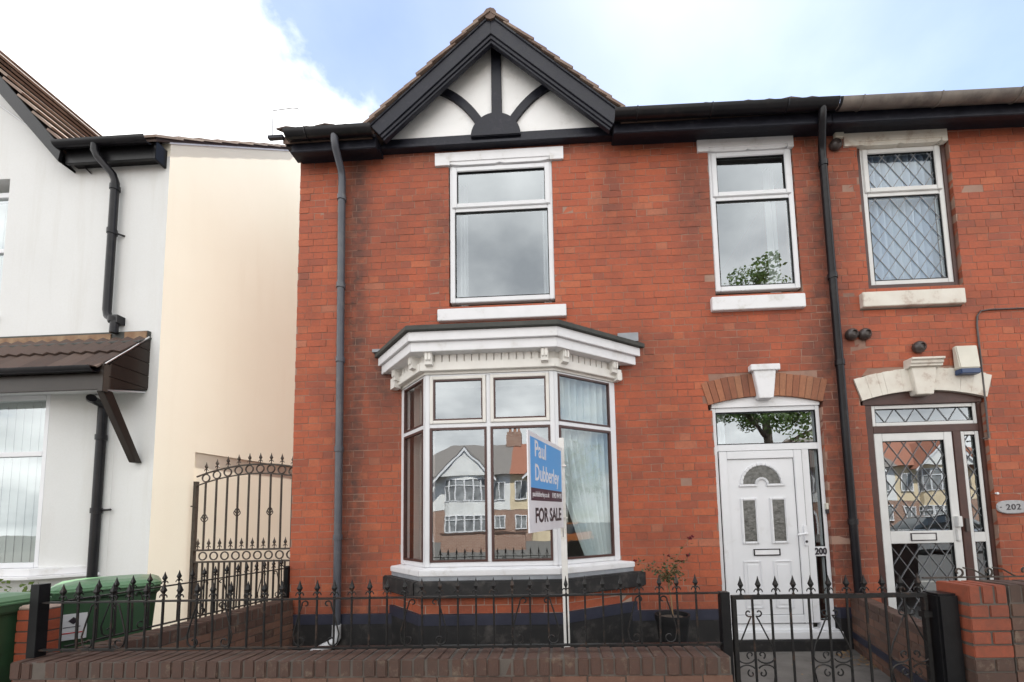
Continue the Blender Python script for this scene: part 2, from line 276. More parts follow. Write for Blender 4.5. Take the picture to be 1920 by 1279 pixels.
# ------------------------------------------------------------------ mesh helpers
class MB:
    def __init__(s, T=None): s.v = []; s.f = []; s.r = []; s.T = T; s.cur = 0.5
    def add(s, vs, fs):
        n = len(s.v)
        s.v += [tuple(s.T @ Vector(p)) if s.T else tuple(p) for p in vs]
        s.f += [tuple(i + n for i in f) for f in fs]; s.r += [s.cur] * len(vs); return s
    def hexa(s, p, skip=()):
        F = [(3, 2, 1, 0), (4, 5, 6, 7), (0, 1, 5, 4), (1, 2, 6, 5), (2, 3, 7, 6), (3, 0, 4, 7)]
        return s.add(p, [f for i, f in enumerate(F) if i not in skip])
    def box(s, x0, x1, y0, y1, z0, z1):
        return s.hexa([(x0, y0, z0), (x1, y0, z0), (x1, y1, z0), (x0, y1, z0), (x0, y0, z1), (x1, y0, z1), (x1, y1, z1), (x0, y1, z1)])
    def quad(s, a, b, c, d): return s.add([a, b, c, d], [(0, 1, 2, 3)])
    def prism(s, poly, y0, y1, ax='y'):
        """poly in (x,z) extruded along y; for ax='x' poly in (y,z) along x; for ax='z' poly in (x,y) along z"""
        P = {'y': lambda a, b, t: (a, t, b), 'x': lambda a, b, t: (t, a, b), 'z': lambda a, b, t: (a, b, t)}[ax]
        n = len(poly)
        vs = [P(a, b, y0) for a, b in poly] + [P(a, b, y1) for a, b in poly]
        fs = [tuple(range(n)), tuple(range(2 * n - 1, n - 1, -1))] + [(i, i + n, (i + 1) % n + n, (i + 1) % n) for i in range(n)]
        return s.add(vs, fs)
    def tube(s, pts, r, n=8, cap=True, r1=None):
        pts = [Vector(p) for p in pts]; vs = []; fs = []; up = None
        for i, p in enumerate(pts):
            d = (pts[min(i + 1, len(pts) - 1)] - pts[max(i - 1, 0)]).normalized()
            if up is None:
                up = Vector((0, 0, 1)) if abs(d.z) < 0.9 else Vector((0, 1, 0))
            a = d.cross(up)
            if a.length < 1e-4: a = d.cross(Vector((1, 0, 0)))
            a.normalize(); b = a.cross(d).normalized(); up = b
            rr = r if r1 is None else r + (r1 - r) * i / max(1, len(pts) - 1)
            for k in range(n):
                t = 2 * math.pi * (k + 0.5) / n; vs.append(p + a * (rr * math.cos(t)) + b * (rr * math.sin(t)))
        for i in range(len(pts) - 1):
            for k in range(n): fs.append((i * n + k, i * n + (k + 1) % n, (i + 1) * n + (k + 1) % n, (i + 1) * n + k))
        if cap: fs.append(tuple(range(n - 1, -1, -1))); fs.append(tuple((len(pts) - 1) * n + k for k in range(n)))
        return s.add(vs, fs)
    def lathe(s, c, prof, n=12, axis='z'):
        vs = []; fs = []
        for (r, h) in prof:
            for k in range(n):
                t = 2 * math.pi * (k + 0.5) / n
                if axis == 'z': vs.append((c[0] + r * math.cos(t), c[1] + r * math.sin(t), c[2] + h))
                else: vs.append((c[0] + r * math.cos(t), c[1] - h, c[2] + r * math.sin(t)))
        for i in range(len(prof) - 1):
            for k in range(n): fs.append((i * n + k, i * n + (k + 1) % n, (i + 1) * n + (k + 1) % n, (i + 1) * n + k))
        fs.append(tuple(range(n - 1, -1, -1))); fs.append(tuple((len(prof) - 1) * n + k for k in range(n)))
        return s.add(vs, fs)
    def build(s, name, mat, parent=None, smooth=False, bevel=0, label=None, origin=None):
        me = bpy.data.meshes.new(name)
        O = wloc(parent) if origin is None else Vector(origin)
        me.from_pydata([(p[0] - O.x, p[1] - O.y, p[2] - O.z) for p in s.v], [], s.f)
        if bevel or True:
            b = bmesh.new(); b.from_mesh(me); bmesh.ops.recalc_face_normals(b, faces=b.faces)
            if bevel: bmesh.ops.bevel(b, geom=[e for e in b.edges if len(e.link_faces) == 2 and e.calc_face_angle(0) > 0.5], offset=bevel, segments=2, affect='EDGES', clamp_overlap=True)
            b.to_mesh(me); b.free()
        if len(me.vertices) == len(s.r) and any(r != 0.5 for r in s.r):
            at = me.attributes.new('rnd', 'FLOAT', 'POINT'); at.data.foreach_set('value', s.r)
        if smooth:
            for p in me.polygons: p.use_smooth = True
            try: me.set_sharp_from_angle(angle=rad(40))
            except Exception: pass
        me.materials.append(m[mat] if isinstance(mat, str) else mat)
        o = bpy.data.objects.new(name, me); col.objects.link(o)
        o.location = O - wloc(parent)
        if parent: o.parent = parent
        if label: o['label'] = label
        return o
WL = {}
def wloc(o):
    v = Vector((0, 0, 0))
    while o: v += o.location; o = o.parent
    return v
def thing(name, label, cat, loc=(0, 0, 0), group=None):
    o = bpy.data.objects.new(name, None); col.objects.link(o); o.location = loc; o.empty_display_size = 0.1
    return tag(o, label, cat, group)
def tag(o, label, cat, group=None):
    o['label'] = label; o['category'] = cat
    if group: o['group'] = group
    return o
def structure(o): o['kind'] = 'structure'; return o
def stuff(o): o['kind'] = 'stuff'; return o
def copy(o, parent, loc=None):
    c = o.copy(); col.objects.link(c); c.parent = parent
    if loc is not None: c.location = loc
    return c
def text(s, size, T, mat, parent, bold=0.0, ext=0.0008, align='LEFT', sx=1.0, spacing=1.0, name='lettering'):
    cu = bpy.data.curves.new(name, 'FONT'); cu.body = s; cu.size = size; cu.extrude = ext; cu.offset = bold; cu.align_x = align; cu.resolution_u = 3; cu.space_character = spacing
    t = bpy.data.objects.new(name, cu); col.objects.link(t)
    dg = bpy.context.evaluated_depsgraph_get(); me = bpy.data.meshes.new_from_object(t.evaluated_get(dg))
    bpy.data.objects.remove(t); bpy.data.curves.remove(cu)
    O = wloc(parent); S = Matrix.Diagonal((sx, 1, 1, 1))
    me.transform(Matrix.Translation(-O) @ T @ S); me.materials.clear(); me.materials.append(m[mat])
    o = bpy.data.objects.new(name, me); col.objects.link(o); o.parent = parent; return o
def face_T(p0, u, v):
    """matrix putting local (x,y) on directions u,v at p0; local z = u x v"""
    u = Vector(u).normalized(); v = Vector(v).normalized(); n = u.cross(v)
    return Matrix(((u.x, v.x, n.x, p0[0]), (u.y, v.y, n.y, p0[1]), (u.z, v.z, n.z, p0[2]), (0, 0, 0, 1)))
def seg_T(p, q):
    """local x along p->q in plan, local -y outward (towards the viewer), z up; returns matrix, length"""
    u = Vector((q[0] - p[0], q[1] - p[1], 0)); l = u.length; u.normalize(); n = Vector((-u.y, u.x, 0))
    return Matrix(((u.x, n.x, 0, p[0]), (u.y, n.y, 0, p[1]), (0, 0, 1, 0), (0, 0, 0, 1))), l

# brick laying ---------------------------------------------------------------
def lay(T, x0, x1, courses, gapf, bondf, depth, jt=0.0068, back=0.10, rnd=None, jit=0.0009, mortar_in=0.003, yoff=0.0):
    """returns (list of brick hexahedra with rnd, MB of mortar). courses: list of (z0,z1). gapf(z0,z1)-> list of (a0,b0,a1,b1)"""
    rnd = rnd or R; bricks = []; mo = MB(T)
    for ci, (z0, z1) in enumerate(courses):
        gaps = sorted(gapf(z0, z1)); spans = []; ca0 = ca1 = x0
        for (a0, b0, a1, b1) in gaps:
            if a0 > ca0 + 0.004: spans.append((ca0, ca1, a0, a1))
            if b0 > ca0: ca0, ca1 = b0, b1
        if ca0 < x1 - 0.004: spans.append((ca0, ca1, x1, x1))
        for (a0, a1, b0, b1) in spans:
            mo.hexa([(a0, yoff + mortar_in, z0), (b0, yoff + mortar_in, z0), (b0, yoff + back, z0), (a0, yoff + back, z0), (a1, yoff + mortar_in, z1), (b1, yoff + mortar_in, z1), (b1, yoff + back, z1), (a1, yoff + back, z1)])
        zb, zt = z0 + jt / 2, z1 - jt / 2
        for (c0, c1) in bondf(ci, x0, x1):
            for (a0, a1, b0, b1) in spans:
                l0, l1 = max(c0, a0), max(c0, a1); r0, r1 = min(c1, b0), min(c1, b1)
                if min(r0 - l0, r1 - l1) < 0.022: continue
                j = [rnd.gauss(0, jit * 1.6) for _ in range(4)] + [rnd.gauss(0, 0.0005) for _ in range(4)]
                y0 = yoff + rnd.gauss(0, 0.0011); yb = yoff + depth
                bricks.append(([(l0 + j[0], y0 + j[4], zb + j[1]), (r0 + j[2], y0 + j[5], zb + j[3]), (r0, yb, zb), (l0, yb, zb), (l1 + j[1], y0 + j[6], zt + j[2]), (r1 + j[3], y0 + j[7], zt + j[0]), (r1, yb, zt), (l1, yb, zt)], rnd.random()))
    return bricks, mo
def flemish(pitch_s=0.238, pitch_h=0.119, jt=0.0065, seed=3):
    rr = random.Random(seed)
    def f(ci, x0, x1):
        x = x0 - (pitch_s + pitch_h) + (ci % 2) * (pitch_s + pitch_h) / 2 + rr.uniform(-0.02, 0.02) - 0.06; k = 0; o = []
        while x < x1:
            p = pitch_s if k % 2 == 0 else pitch_h
            p *= rr.uniform(0.975, 1.025); o.append((x + jt / 2, x + p - jt / 2)); x += p; k += 1
        return [q for q in o if q[1] > x0]
    return f
def stretcher(p=0.235, jt=0.01, off=0.0):
    def f(ci, x0, x1):
        x = x0 - p + (0.5 * p if ci % 2 else 0) + off; o = []
        while x < x1: o.append((x + jt / 2, x + p - jt / 2)); x += p
        return o
    return f
def place_bricks(bricks, T, parent, mat, name='brick', limit=300):
    """nearest bricks become parts, the rest one joined part"""
    def key(b):
        c = sum((Vector(p) for p in b[0][:2] + b[0][4:6]), Vector()) / 4
        c = (T @ c) if T else c
        a = (Vector(b[0][1]) - Vector(b[0][0])).length * (Vector(b[0][4]) - Vector(b[0][0])).length
        return -(a ** 0.5) / (c - CAMP).length
    bs = sorted(bricks, key=key); rest = MB(T)
    for i, (p, r) in enumerate(bs):
        if i < limit:
            q = MB(T); q.cur = r; q.hexa(p, skip=(4,))
            c = sum((Vector(v) for v in q.v), Vector()) / 8
            q.build(name, mat, parent, origin=c)
        else:
            rest.cur = r; rest.hexa(p, skip=(4,))
    if rest.v: stuff(rest.build('far_bricks', mat, parent))

# window helpers (T maps local x,z on the wall, local -y outward)
def frame_rect(mb, x0, x1, z0, z1, wd, y0, y1):
    mb.box(x0, x0 + wd, y0, y1, z0, z1); mb.box(x1 - wd, x1, y0, y1, z0, z1)
    mb.box(x0 + wd, x1 - wd, y0 + 0.002, y1, z0, z0 + wd); mb.box(x0 + wd, x1 - wd, y0 + 0.002, y1, z1 - wd, z1)
def pane(T, x0, x1, z0, z1, y, parent, mat='glass', name='pane'):
    q = MB(T); q.box(x0, x1, y, y + 0.006, z0, z1)
    g = N  # noqa
    o = MB(T); o.quad((x0, y, z0), (x1, y, z0), (x1, y, z1), (x0, y, z1)); return o.build(name, mat, parent)
def curtain(T, x0, x1, z0, z1, y, parent, mat='net', folds=12, amp=0.02, name='curtain', drape=None):
    q = MB(T); n = folds * 6; nz = 8; vs = []; fs = []
    for i in range(n + 1):
        t = i / n
        for k in range(nz + 1):
            s_ = k / nz; xx = x0 + (x1 - x0) * t
            if drape: xx = x0 + (x1 - x0) * t * (1 - drape * (1 - s_) ** 1.5) + (x1 - x0) * drape * (1 - s_) ** 1.5 * (1 if drape > 0 else 0)
            vs.append((xx, y + amp * math.sin(t * folds * 2 * math.pi + 0.7 * math.sin(5 * t) + 0.3 * s_) * (1 + 0.35 * math.sin(9.1 * t)), z0 + (z1 - z0) * s_))
    for i in range(n):
        for k in range(nz): a = i * (nz + 1) + k; fs.append((a, a + nz + 1, a + nz + 2, a + 1))
    q.add(vs, fs); return q.build(name, mat, parent, smooth=True)
def lattice(T, x0, x1, z0, z1, y, parent, nx=4.0, asp=1.45, r=0.0045):
    """diamond lead strips clipped to the pane"""
    q = MB(T); wx = (x1 - x0) / nx; hz = wx * asp
    def line(c, sg):
        pts = []
        # z = z0 + sg*(x-x0)*hz/wx + c
        k = sg * hz / wx
        for xx in (x0, x1):
            z = z0 + k * (xx - x0) + c
            if z0 - 1e-6 <= z <= z1 + 1e-6: pts.append((xx, z))
        for zv in (z0, z1):
            xx = x0 + (zv - z0 - c) / k
            if x0 < xx < x1: pts.append((xx, zv))
        if len(pts) >= 2:
            a, b = pts[0], pts[1]; q.tube([(a[0], y, a[1]), (b[0], y, b[1])], r, 4, False)
    n = int((z1 - z0 + (x1 - x0) * hz / wx) / hz) + 2
    for i in range(-n, n + 1):
        line(i * hz + hz * 0.5, 1); line(i * hz + hz * 0.5, -1)
    return q.build('lead_lattice', 'lead', parent)
I4 = Matrix.Identity(4)

# ------------------------------------------------------------------ ground
q = MB(); q.box(-300, 300, -400, 300, -0.5, -0.16); structure(q.build('ground', 'asphalt'))
q = MB(); q.box(-40, 40, -4.35, -2.07, -0.3, -0.03); structure(q.build('pavement', 'paving'))
q = MB(); q.box(-40, 40, -4.50, -4.35, -0.3, -0.025); structure(q.build('kerb', 'kerb'))
q = MB(); q.box(-40, 40, -13.2, -4.50, -0.35, -0.14); structure(q.build('road', 'asphalt'))
q = MB(); q.box(-40, 40, -40, -13.2, -0.35, -0.03); structure(q.build('far_pavement', 'paving'))
q = MB(); q.box(-0.2, 4.3, -1.87, 0.3, -0.3, 0.0); structure(q.build('garden_soil', 'soil'))
q = MB(); q.hexa([(4.3, -2.06, -0.3), (5.62, -2.06, -0.3), (6.3, 0.2, -0.3), (4.3, 0.2, -0.3), (4.3, -2.06, 0.012), (5.62, -2.06, 0.012), (6.3, 0.2, 0.012), (4.3, 0.2, 0.012)]); structure(q.build('garden_path', 'concrete'))
q = MB(); q.box(-14, -0.2, -2.06, 14, -0.4, -0.05); structure(q.build('driveway', 'concrete'))
q = MB(); q.hexa([(5.62, -2.06, -0.3), (11, -2.06, -0.3), (11, 0.2, -0.3), (6.3, 0.2, -0.3), (5.62, -2.06, 0.0), (11, -2.06, 0.0), (11, 0.2, 0.0), (6.3, 0.2, 0.0)]); structure(q.build('neighbour_yard', 'concrete'))

# ------------------------------------------------------------------ brick houses 200 and 202
CH = 0.0842
PARTY = 6.26
def arch_gap(cx, half, zs, zc, Rr, z0, z1):
    """gap of a segmental arch ring: outer radius Rr about (cx,zc)"""
    def hw(z):
        d = Rr * Rr - (z - zc) ** 2
        return math.sqrt(d) if d > 0 else 0
    return hw(z0), hw(z1)
ARCH_R_IN, ARCH_R_OUT = 2.29, 2.545
def openings200(z0, z1):
    g = []; zm = (z0 + z1) / 2
    def rect(x0, x1, a, b, soft=False):
        if (a < zm < b) if soft else (z1 > a + 0.004 and z0 < b - 0.004): g.append((x0, x1, x0, x1))
    rect(1.845, 3.10, 4.02, 5.76); rect(4.945, 5.925, 4.02, 5.76)
    rect(1.70, 3.23, 3.79, 3.925, True); rect(1.69, 3.23, 5.75, 5.905, True)
    rect(4.88, 5.92, 3.775, 3.93, True); rect(4.83, 5.93, 5.74, 5.90, True)
    rect(1.20, 3.82, 3.02, 3.40, True)
    rect(1.29, 3.74, 0.74, 3.05)
    arch(g, 5.42, 4.835, 6.035, z0, z1)
    return merge(g)
def openings202(z0, z1):
    g = []; zm = (z0 + z1) / 2
    def rect(x0, x1, a, b, soft=False):
        if (a < zm < b) if soft else (z1 > a + 0.004 and z0 < b - 0.004): g.append((x0, x1, x0, x1))
    rect(6.655, 7.69, 3.99, 5.76); rect(6.51, 7.67, 5.71, 5.885, True); rect(6.54, 7.65, 3.74, 3.91, True)
    arch(g, 7.13, 6.50, 7.775, z0, z1, True)
    return merge(g)
def arch(g, cx, xl, xr, z0, z1, wide=False):
    zc = 0.49; zs = 2.69; ro = ARCH_R_OUT + (0.0 if not wide else 0.01)
    if z0 < zs: 
        g.append((xl, xr, xl, xr))
    if z1 > zs:
        ang = math.asin(((xr - xl) / 2) / ARCH_R_IN) * 1.05
        def hw(z):
            # skewback line from inner to outer radius, then the outer arc
            zi, zo = zc + ARCH_R_IN * math.cos(ang), zc + ro * math.cos(ang)
            xi, xo = ARCH_R_IN * math.sin(ang), ro * math.sin(ang)
            if z <= zo: return xi + (xo - xi) * max(0, (z - zi) / (zo - zi))
            d = ro * ro - (z - zc) ** 2
            return math.sqrt(d) if d > 0 else 0
        a, b = hw(max(z0, zs)), hw(z1)
        if a > 0.01: g.append((cx - a, cx + a, cx - b, cx + b))
def merge(g):
    g.sort(); o = []
    for x in g:
        if o and x[0] <= o[-1][1] + 0.02:
            y = o[-1]; o[-1] = (min(x[0], y[0]), max(x[1], y[1]), min(x[2], y[2]), max(x[3], y[3]))
        else: o.append(x)
    return o
courses = [(0.44 + i * CH, 0.44 + (i + 1) * CH) for i in range(int((6.06 - 0.44) / CH) + 1)]

h200 = thing('brick_house', 'red brick terraced house with black and white gable, white bay window and white front door', 'house', (3.1, 0.2, 0))
wall = MB()
br, mo = lay(None, 0.0, PARTY, courses, openings200, flemish(seed=5), 0.06, back=0.24)
wall = mo.build('front_wall', 'mortar', h200)
place_bricks(br, None, wall, 'brick')
h202 = thing('brick_house', 'red brick house at the right edge with diamond leaded windows and brown door frame', 'house', (8, 0.2, 0))
br, mo = lay(None, PARTY, 10.6, courses, openings202, flemish(seed=11), 0.06, back=0.24)
wall2 = mo.build('front_wall', 'mortar', h202)
place_bricks(br, None, wall2, 'brick')

# hollow bodies behind the fronts
def shell(h, x0, x1, left=True):
    s = MB()
    if left: s.box(x0, x0 + 0.22, 0.24, 8.2, -0.1, 6.05)
    s.box(x1 - 0.11, x1 - 0.002, 0.24, 8.2, -0.1, 6.05); s.box(x0, x1 - 0.002, 8.2, 8.42, -0.1, 6.05)
    s.build('side_wall', 'brick_side', h)
    s = MB(); s.box(x0 + 0.22, x1 - 0.11, 0.24, 8.2, -0.05, 0.14); s.box(x0 + 0.22, x1 - 0.11, 0.24, 8.2, 3.28, 3.5); s.box(x0 + 0.22, x1 - 0.11, 0.24, 8.2, 5.95, 6.02); s.box(x0 + 0.22, x1 - 0.11, 4.0, 4.1, 0.14, 5.95)
    s.box(x0 + 4.45, x0 + 4.55, 0.24, 4.0, 0.14, 5.95)
    s.build('room', 'room', h)
shell(h200, 0.0, PARTY); shell(h202, PARTY, 10.6, False)
# main roof slopes behind the eaves
def roof_main(h, x0, x1):
    s = MB()
    for (a, b, ys) in ([(x0, 1.0, -0.24), (1.0, 3.9, 0.13), (3.9, x1, -0.24)] if x0 < 1 else [(x0, x1, -0.24)]):
        z = 6.015 + (ys + 0.24) * 0.69; s.prism([(ys, z), (4.1, 9.05), (8.6, 5.985), (8.6, 5.90), (4.1, 8.96), (ys, z - 0.085)], a, b, 'x')
    return s.build('roof', 'tile', h)
rf200 = roof_main(h200, -0.06, PARTY - 0.003); rf202 = roof_main(h202, PARTY, 10.7)
# plinths
def plinth(h, spans):
    for (x0, x1) in spans:
        a, b = MB(), MB()
        a.box(x0, x1, -0.035, 0.1, -0.05, 0.335); b.box(x0, x1, -0.038, 0.1, 0.335, 0.44)
        a.build('plinth', 'stone_black', h); b.build('plinth_band', 'stone_blue', h)
plinth(h200, [(-0.0, 1.25), (3.80, 4.835), (6.04, PARTY)]); plinth(h202, [(PARTY, 6.49), (7.78, 10.6)])

# gable: panel, timbers, bargeboards, verge tiles
AP = 7.40; GX0, GX1, GC = 0.985, 3.93, 2.42
s = MB(); s.prism([(1.0, 6.02), (3.88, 6.02), (GC, 7.36)], -0.028, 0.1); s.build('gable_panel', 'plaster', h200)
s = MB(); s.prism([(2.388, 6.25), (2.515, 6.25), (2.508, 7.29), (2.392, 7.29)], -0.07, -0.02); s.build('king_post', 'timber', h200, bevel=0.006)
def brace(p0, p1, p2, wd):
    s = MB(); n = 10; L_, R_ = [], []
    for i in range(n + 1):
        t = i / n; b = lambda k: (1 - t) ** 2 * p0[k] + 2 * t * (1 - t) * p1[k] + t * t * p2[k]
        d = lambda k: 2 * (1 - t) * (p1[k] - p0[k]) + 2 * t * (p2[k] - p1[k])
        l = math.hypot(d(0), d(1)); nx, nz = -d(1) / l * wd / 2, d(0) / l * wd / 2
        L_.append((b(0) + nx, b(1) + nz)); R_.append((b(0) - nx, b(1) - nz))
    for i in range(n):
        s.prism([L_[i], L_[i + 1], R_[i + 1], R_[i]], -0.062, -0.02)
    return s.build('curved_brace', 'timber', h200)
brace((1.68, 6.74), (2.03, 6.62), (2.26, 6.22), 0.095); brace((3.24, 6.74), (2.87, 6.62), (2.62, 6.22), 0.095)
s = MB(); s.prism([(GC + 0.02 + 0.30 * math.cos(t), 6.02 + 0.30 * math.sin(t)) for t in [math.pi * i / 20 for i in range(21)]], -0.105, -0.02); s.build('half_round_boss', 'timber', h200, bevel=0.008)
s = MB(); s.prism([(1.02, 5.985), (3.88, 5.985), (3.80, 6.09), (1.10, 6.085)], -0.066, -0.02); s.box(1.0, 3.86, -0.09, 0.0, 5.945, 5.985); s.build('tie_beam', 'timber', h200, bevel=0.005)
for sg, xe, ze in ((-1, GX0, 6.09), (1, GX1, 6.05)):
    d = Vector((xe - GC, 0, ze - AP)).normalized(); nrm = Vector((d.z * -sg, 0, d.x * sg)) if False else None
    b = MB()
    def pl(dz0, dz1, y0, y1, ext=0.0):
        # vertical offsets below the verge line, the foot cut square to the slope
        e = lambda dz: (xe + sg * dz * 0.498, ze + dz * 0.545)
        b.prism([(GC, AP + dz1), e(dz1), e(dz0), (GC, AP + dz0)], y0, y1)
    pl(-0.235, 0.0, -0.25, -0.215); pl(-0.285, -0.236, -0.236, -0.19); pl(-0.325, -0.286, -0.222, -0.17); pl(-0.03, 0.004, -0.262, -0.25)
    b.build('bargeboard', 'timber', h200, bevel=0.004)
# gable roof with its own tiles
k1 = (6.09 - AP) / (GX0 - GC)
s = MB(); s.prism([(GC, AP + 0.002), (GX1 + 0.12, 6.05 - 0.11), (GX1 + 0.02, 5.95), (GC, AP - 0.06), (GX0 - 0.02, 5.99), (GX0 - 0.12, 6.09 - 0.105)], -0.2, 3.6); grf = s.build('gable_roof', 'tile_brown', h200)
for sg, xe, ze in ((-1, GX0 - 0.06, 6.03), (1, GX1 + 0.10, 5.96)):
    dx, dz = xe - GC, ze - AP; ln = math.hypot(dx, dz); ux, uz = dx / ln, dz / ln; nx, nz = (uz, -ux) if sg < 0 else (-uz, ux)
    if nz < 0: nx, nz = -nx, -nz
    nrow = 11; p = ln / nrow
    for r_ in range(nrow):
        for c_ in range(2):
            a = r_ * p + R.uniform(-0.008, 0.008); L2 = p + 0.045; th = 0.030; tilt = 0.022
            y0 = -0.275 + c_ * 0.27 + R.uniform(-0.012, 0.006); y1 = y0 + 0.262
            P = []
            for (aa, off) in ((a, 0.0), (a + L2, tilt)):
                for hh in (0, th):
                    for yy in (y0, y1):
                        P.append((GC + ux * aa + nx * (off + hh + 0.008), yy, AP + uz * aa + nz * (off + hh + 0.008)))
            t = MB(); t.cur = R.random(); t.add(P, [(0, 1, 3, 2), (4, 6, 7, 5), (0, 2, 6, 4), (1, 5, 7, 3), (0, 4, 5, 1), (2, 3, 7, 6)])
            t.build('roof_tile', 'tile', grf, origin=sum((Vector(v) for v in P), Vector()) / 8)
s = MB(); s.tube([(GC, -0.272, AP - 0.005), (GC, 3.6, AP - 0.005)], 0.075, 10); s.build('ridge_tile', 'tile', grf)
# eaves: fascia, moulded cornice, gutter, tile edge
def eave(h, x0, x1, zf, slope, y, endcap=True, gut='pipe_black', split=None):
    Z = lambda x, dz: zf + slope * (x - x0) + dz
    s = MB()
    def bar(a, b, z0, z1, y0, y1): s.hexa([(a, y0, Z(a, z0)), (b, y0, Z(b, z0)), (b, y1, Z(b, z0)), (a, y1, Z(a, z0)), (a, y0, Z(a, z1)), (b, y0, Z(b, z1)), (b, y1, Z(b, z1)), (a, y1, Z(a, z1))])
    bar(x0, x1, -0.125, -0.001, y + 0.17, 0.08); bar(x0, x1, -0.175, 0.0, y + 0.10, y + 0.168); bar(x0, x1, -0.19, -0.165, y + 0.085, y + 0.12)
    s.build('eaves_fascia', 'timber', h, bevel=0.006)
    def gutter(a, b, mat):
        g = MB(); n = 8; prof = [(-0.075 * math.sin(t) , -0.075 * math.cos(t)) for t in [-math.pi / 2 + math.pi * i / n for i in range(n + 1)]]
        outer = [(y + 0.02 + p_[0], p_[1]) for p_ in prof]; inner = [(y + 0.02 + p_[0] * 0.92, p_[1] * 0.92 + 0.001) for p_ in prof][::-1]
        po = outer + inner
        vs = [(a, yy, Z(a, -0.02) + zz_) for yy, zz_ in po] + [(b, yy, Z(b, -0.02) + zz_) for yy, zz_ in po]; k = len(po)
        g.add(vs, [(i, (i + 1) % k, (i + 1) % k + k, i + k) for i in range(k)] + [tuple(range(k)), tuple(range(2 * k - 1, k - 1, -1))])
        o = g.build('gutter', mat, h, smooth=True); return o
    go = gutter(x0, x1 if split is None else split, gut)
    if split is not None: go = gutter(split + 0.001, x1, 'gutter_grey')
    x = x0 + 0.25
    while x < x1:
        g = MB(); g.tube([(x, y + 0.02 - 0.079 * math.sin(t), Z(x, -0.02) - 0.079 * math.cos(t)) for t in [math.pi / 2 - math.pi * i / 8 for i in range(9)]], 0.007, 6); g.build('bracket', 'gutter_grey' if split and x > split else gut, go); x += 0.82
    # first course of tiles just above the gutter
    x = x0
    return go
eave(h200, 0.02, 1.04, 6.02, 0.0, -0.31)
eave(h200, 3.82, PARTY - 0.003, 6.02, -0.012, -0.31)
eave(h202, PARTY, 10.6, 5.985, -0.012, -0.31, split=PARTY + 0.03)
def eave_tiles(rf, x0, x1, z):
    x = x0; i = 0
    while x < x1:
        for r_ in range(2):
            t = MB(); t.cur = R.random(); y0 = -0.315 + r_ * 0.24 + R.uniform(-0.012, 0.012); zz_ = z + r_ * 0.166 + R.uniform(-0.004, 0.004); sl = 0.69
            n = 4; top = []; bot = []
            P = []; F = []
            for j in range(n + 1):
                xx = x + 0.23 * j / n; bmp = 0.022 * math.sin(math.pi * j / n) ** 2
                for (yy, zo) in ((y0, 0.0), (y0 + 0.29, 0.29 * sl)):
                    for hh in (0.0, 0.018): P.append((xx, yy, zz_ + zo + bmp + hh))
            for j in range(n):
                a = j * 4; b_ = a + 4
                F += [(a, a + 1, b_ + 1, b_), (a + 1, a + 3, b_ + 3, b_ + 1), (a + 2, b_ + 2, b_ + 3, a + 3), (a, b_, b_ + 2, a + 2)]
            F += [(0, 2, 3, 1), (n * 4, n * 4 + 1, n * 4 + 3, n * 4 + 2)]
            t.add(P, F); t.build('roof_tile', 'tile_dark', rf, origin=sum((Vector(v) for v in P), Vector()) / len(P))
        x += 0.232
eave_tiles(rf200, -0.09, 0.80, 6.03); eave_tiles(rf200, 4.02, 6.0, 6.005)
s = MB(); s.box(-0.22, -0.04, -0.28, -0.24, 5.975, 6.01); s.box(-0.05, 0.018, -0.20, 0.02, 5.93, 5.985); s.build('verge_board', 'timber', h200)
# chimney at the back left, only its pot tops the gable slope
s = MB(); s.box(0.3, 1.2, 3.75, 4.4, 8.6, 9.9); s.box(0.25, 1.25, 3.7, 4.45, 9.9, 10.05); ch = s.build('chimney', 'brick_side', rf200)

# downpipes
def downpipe(h, pts, r, mat, collars=(), joints=()):
    s = MB(); s.tube(pts, r, 12); o = s.build('downpipe', mat, h, smooth=True)
    for (x, y, z) in collars:
        c = MB(); c.tube([(x, y, z - 0.03), (x, y, z + 0.03)], r + 0.009, 12); c.build('pipe_collar', mat, o, smooth=True)
    return o
dp = downpipe(h200, [(0.590, -0.29, 5.97), (0.590, -0.29, 5.88), (0.588, -0.26, 5.82), (0.572, -0.10, 5.68), (0.568, -0.075, 5.60), (0.588, -0.075, 3.0), (0.60, -0.075, 0.32)], 0.042, 'pipe_grey', [(0.578, -0.075, 4.25), (0.591, -0.075, 2.30), (0.586, -0.075, 3.35), (0.595, -0.075, 1.3), (0.570, -0.075, 5.35)])
s = MB(); s.tube([(0.60, -0.075, 0.34), (0.60, -0.075, 0.20), (0.585, -0.10, 0.155), (0.42, -0.26, 0.075), (0.26, -0.42, 0.03)], 0.048, 12); s.build('downpipe_shoe', simple('white_plastic_pipe', (0.55, 0.56, 0.58, 1), (0.42, 0.42, 0.43, 1), 6, 0.4), h200, smooth=True)
for z in (5.05, 4.07, 2.62, 1.45):
    pass
dp2 = downpipe(h200, [(6.105, -0.29, 5.93), (6.105, -0.29, 5.86), (6.12, -0.25, 5.80), (6.20, -0.10, 5.66), (6.215, -0.07, 5.58), (6.225, -0.07, 0.05)], 0.040, 'pipe_black', [(6.218, -0.07, 4.10), (6.22, -0.07, 3.10), (6.223, -0.07, 1.35), (6.216, -0.07, 5.45)])

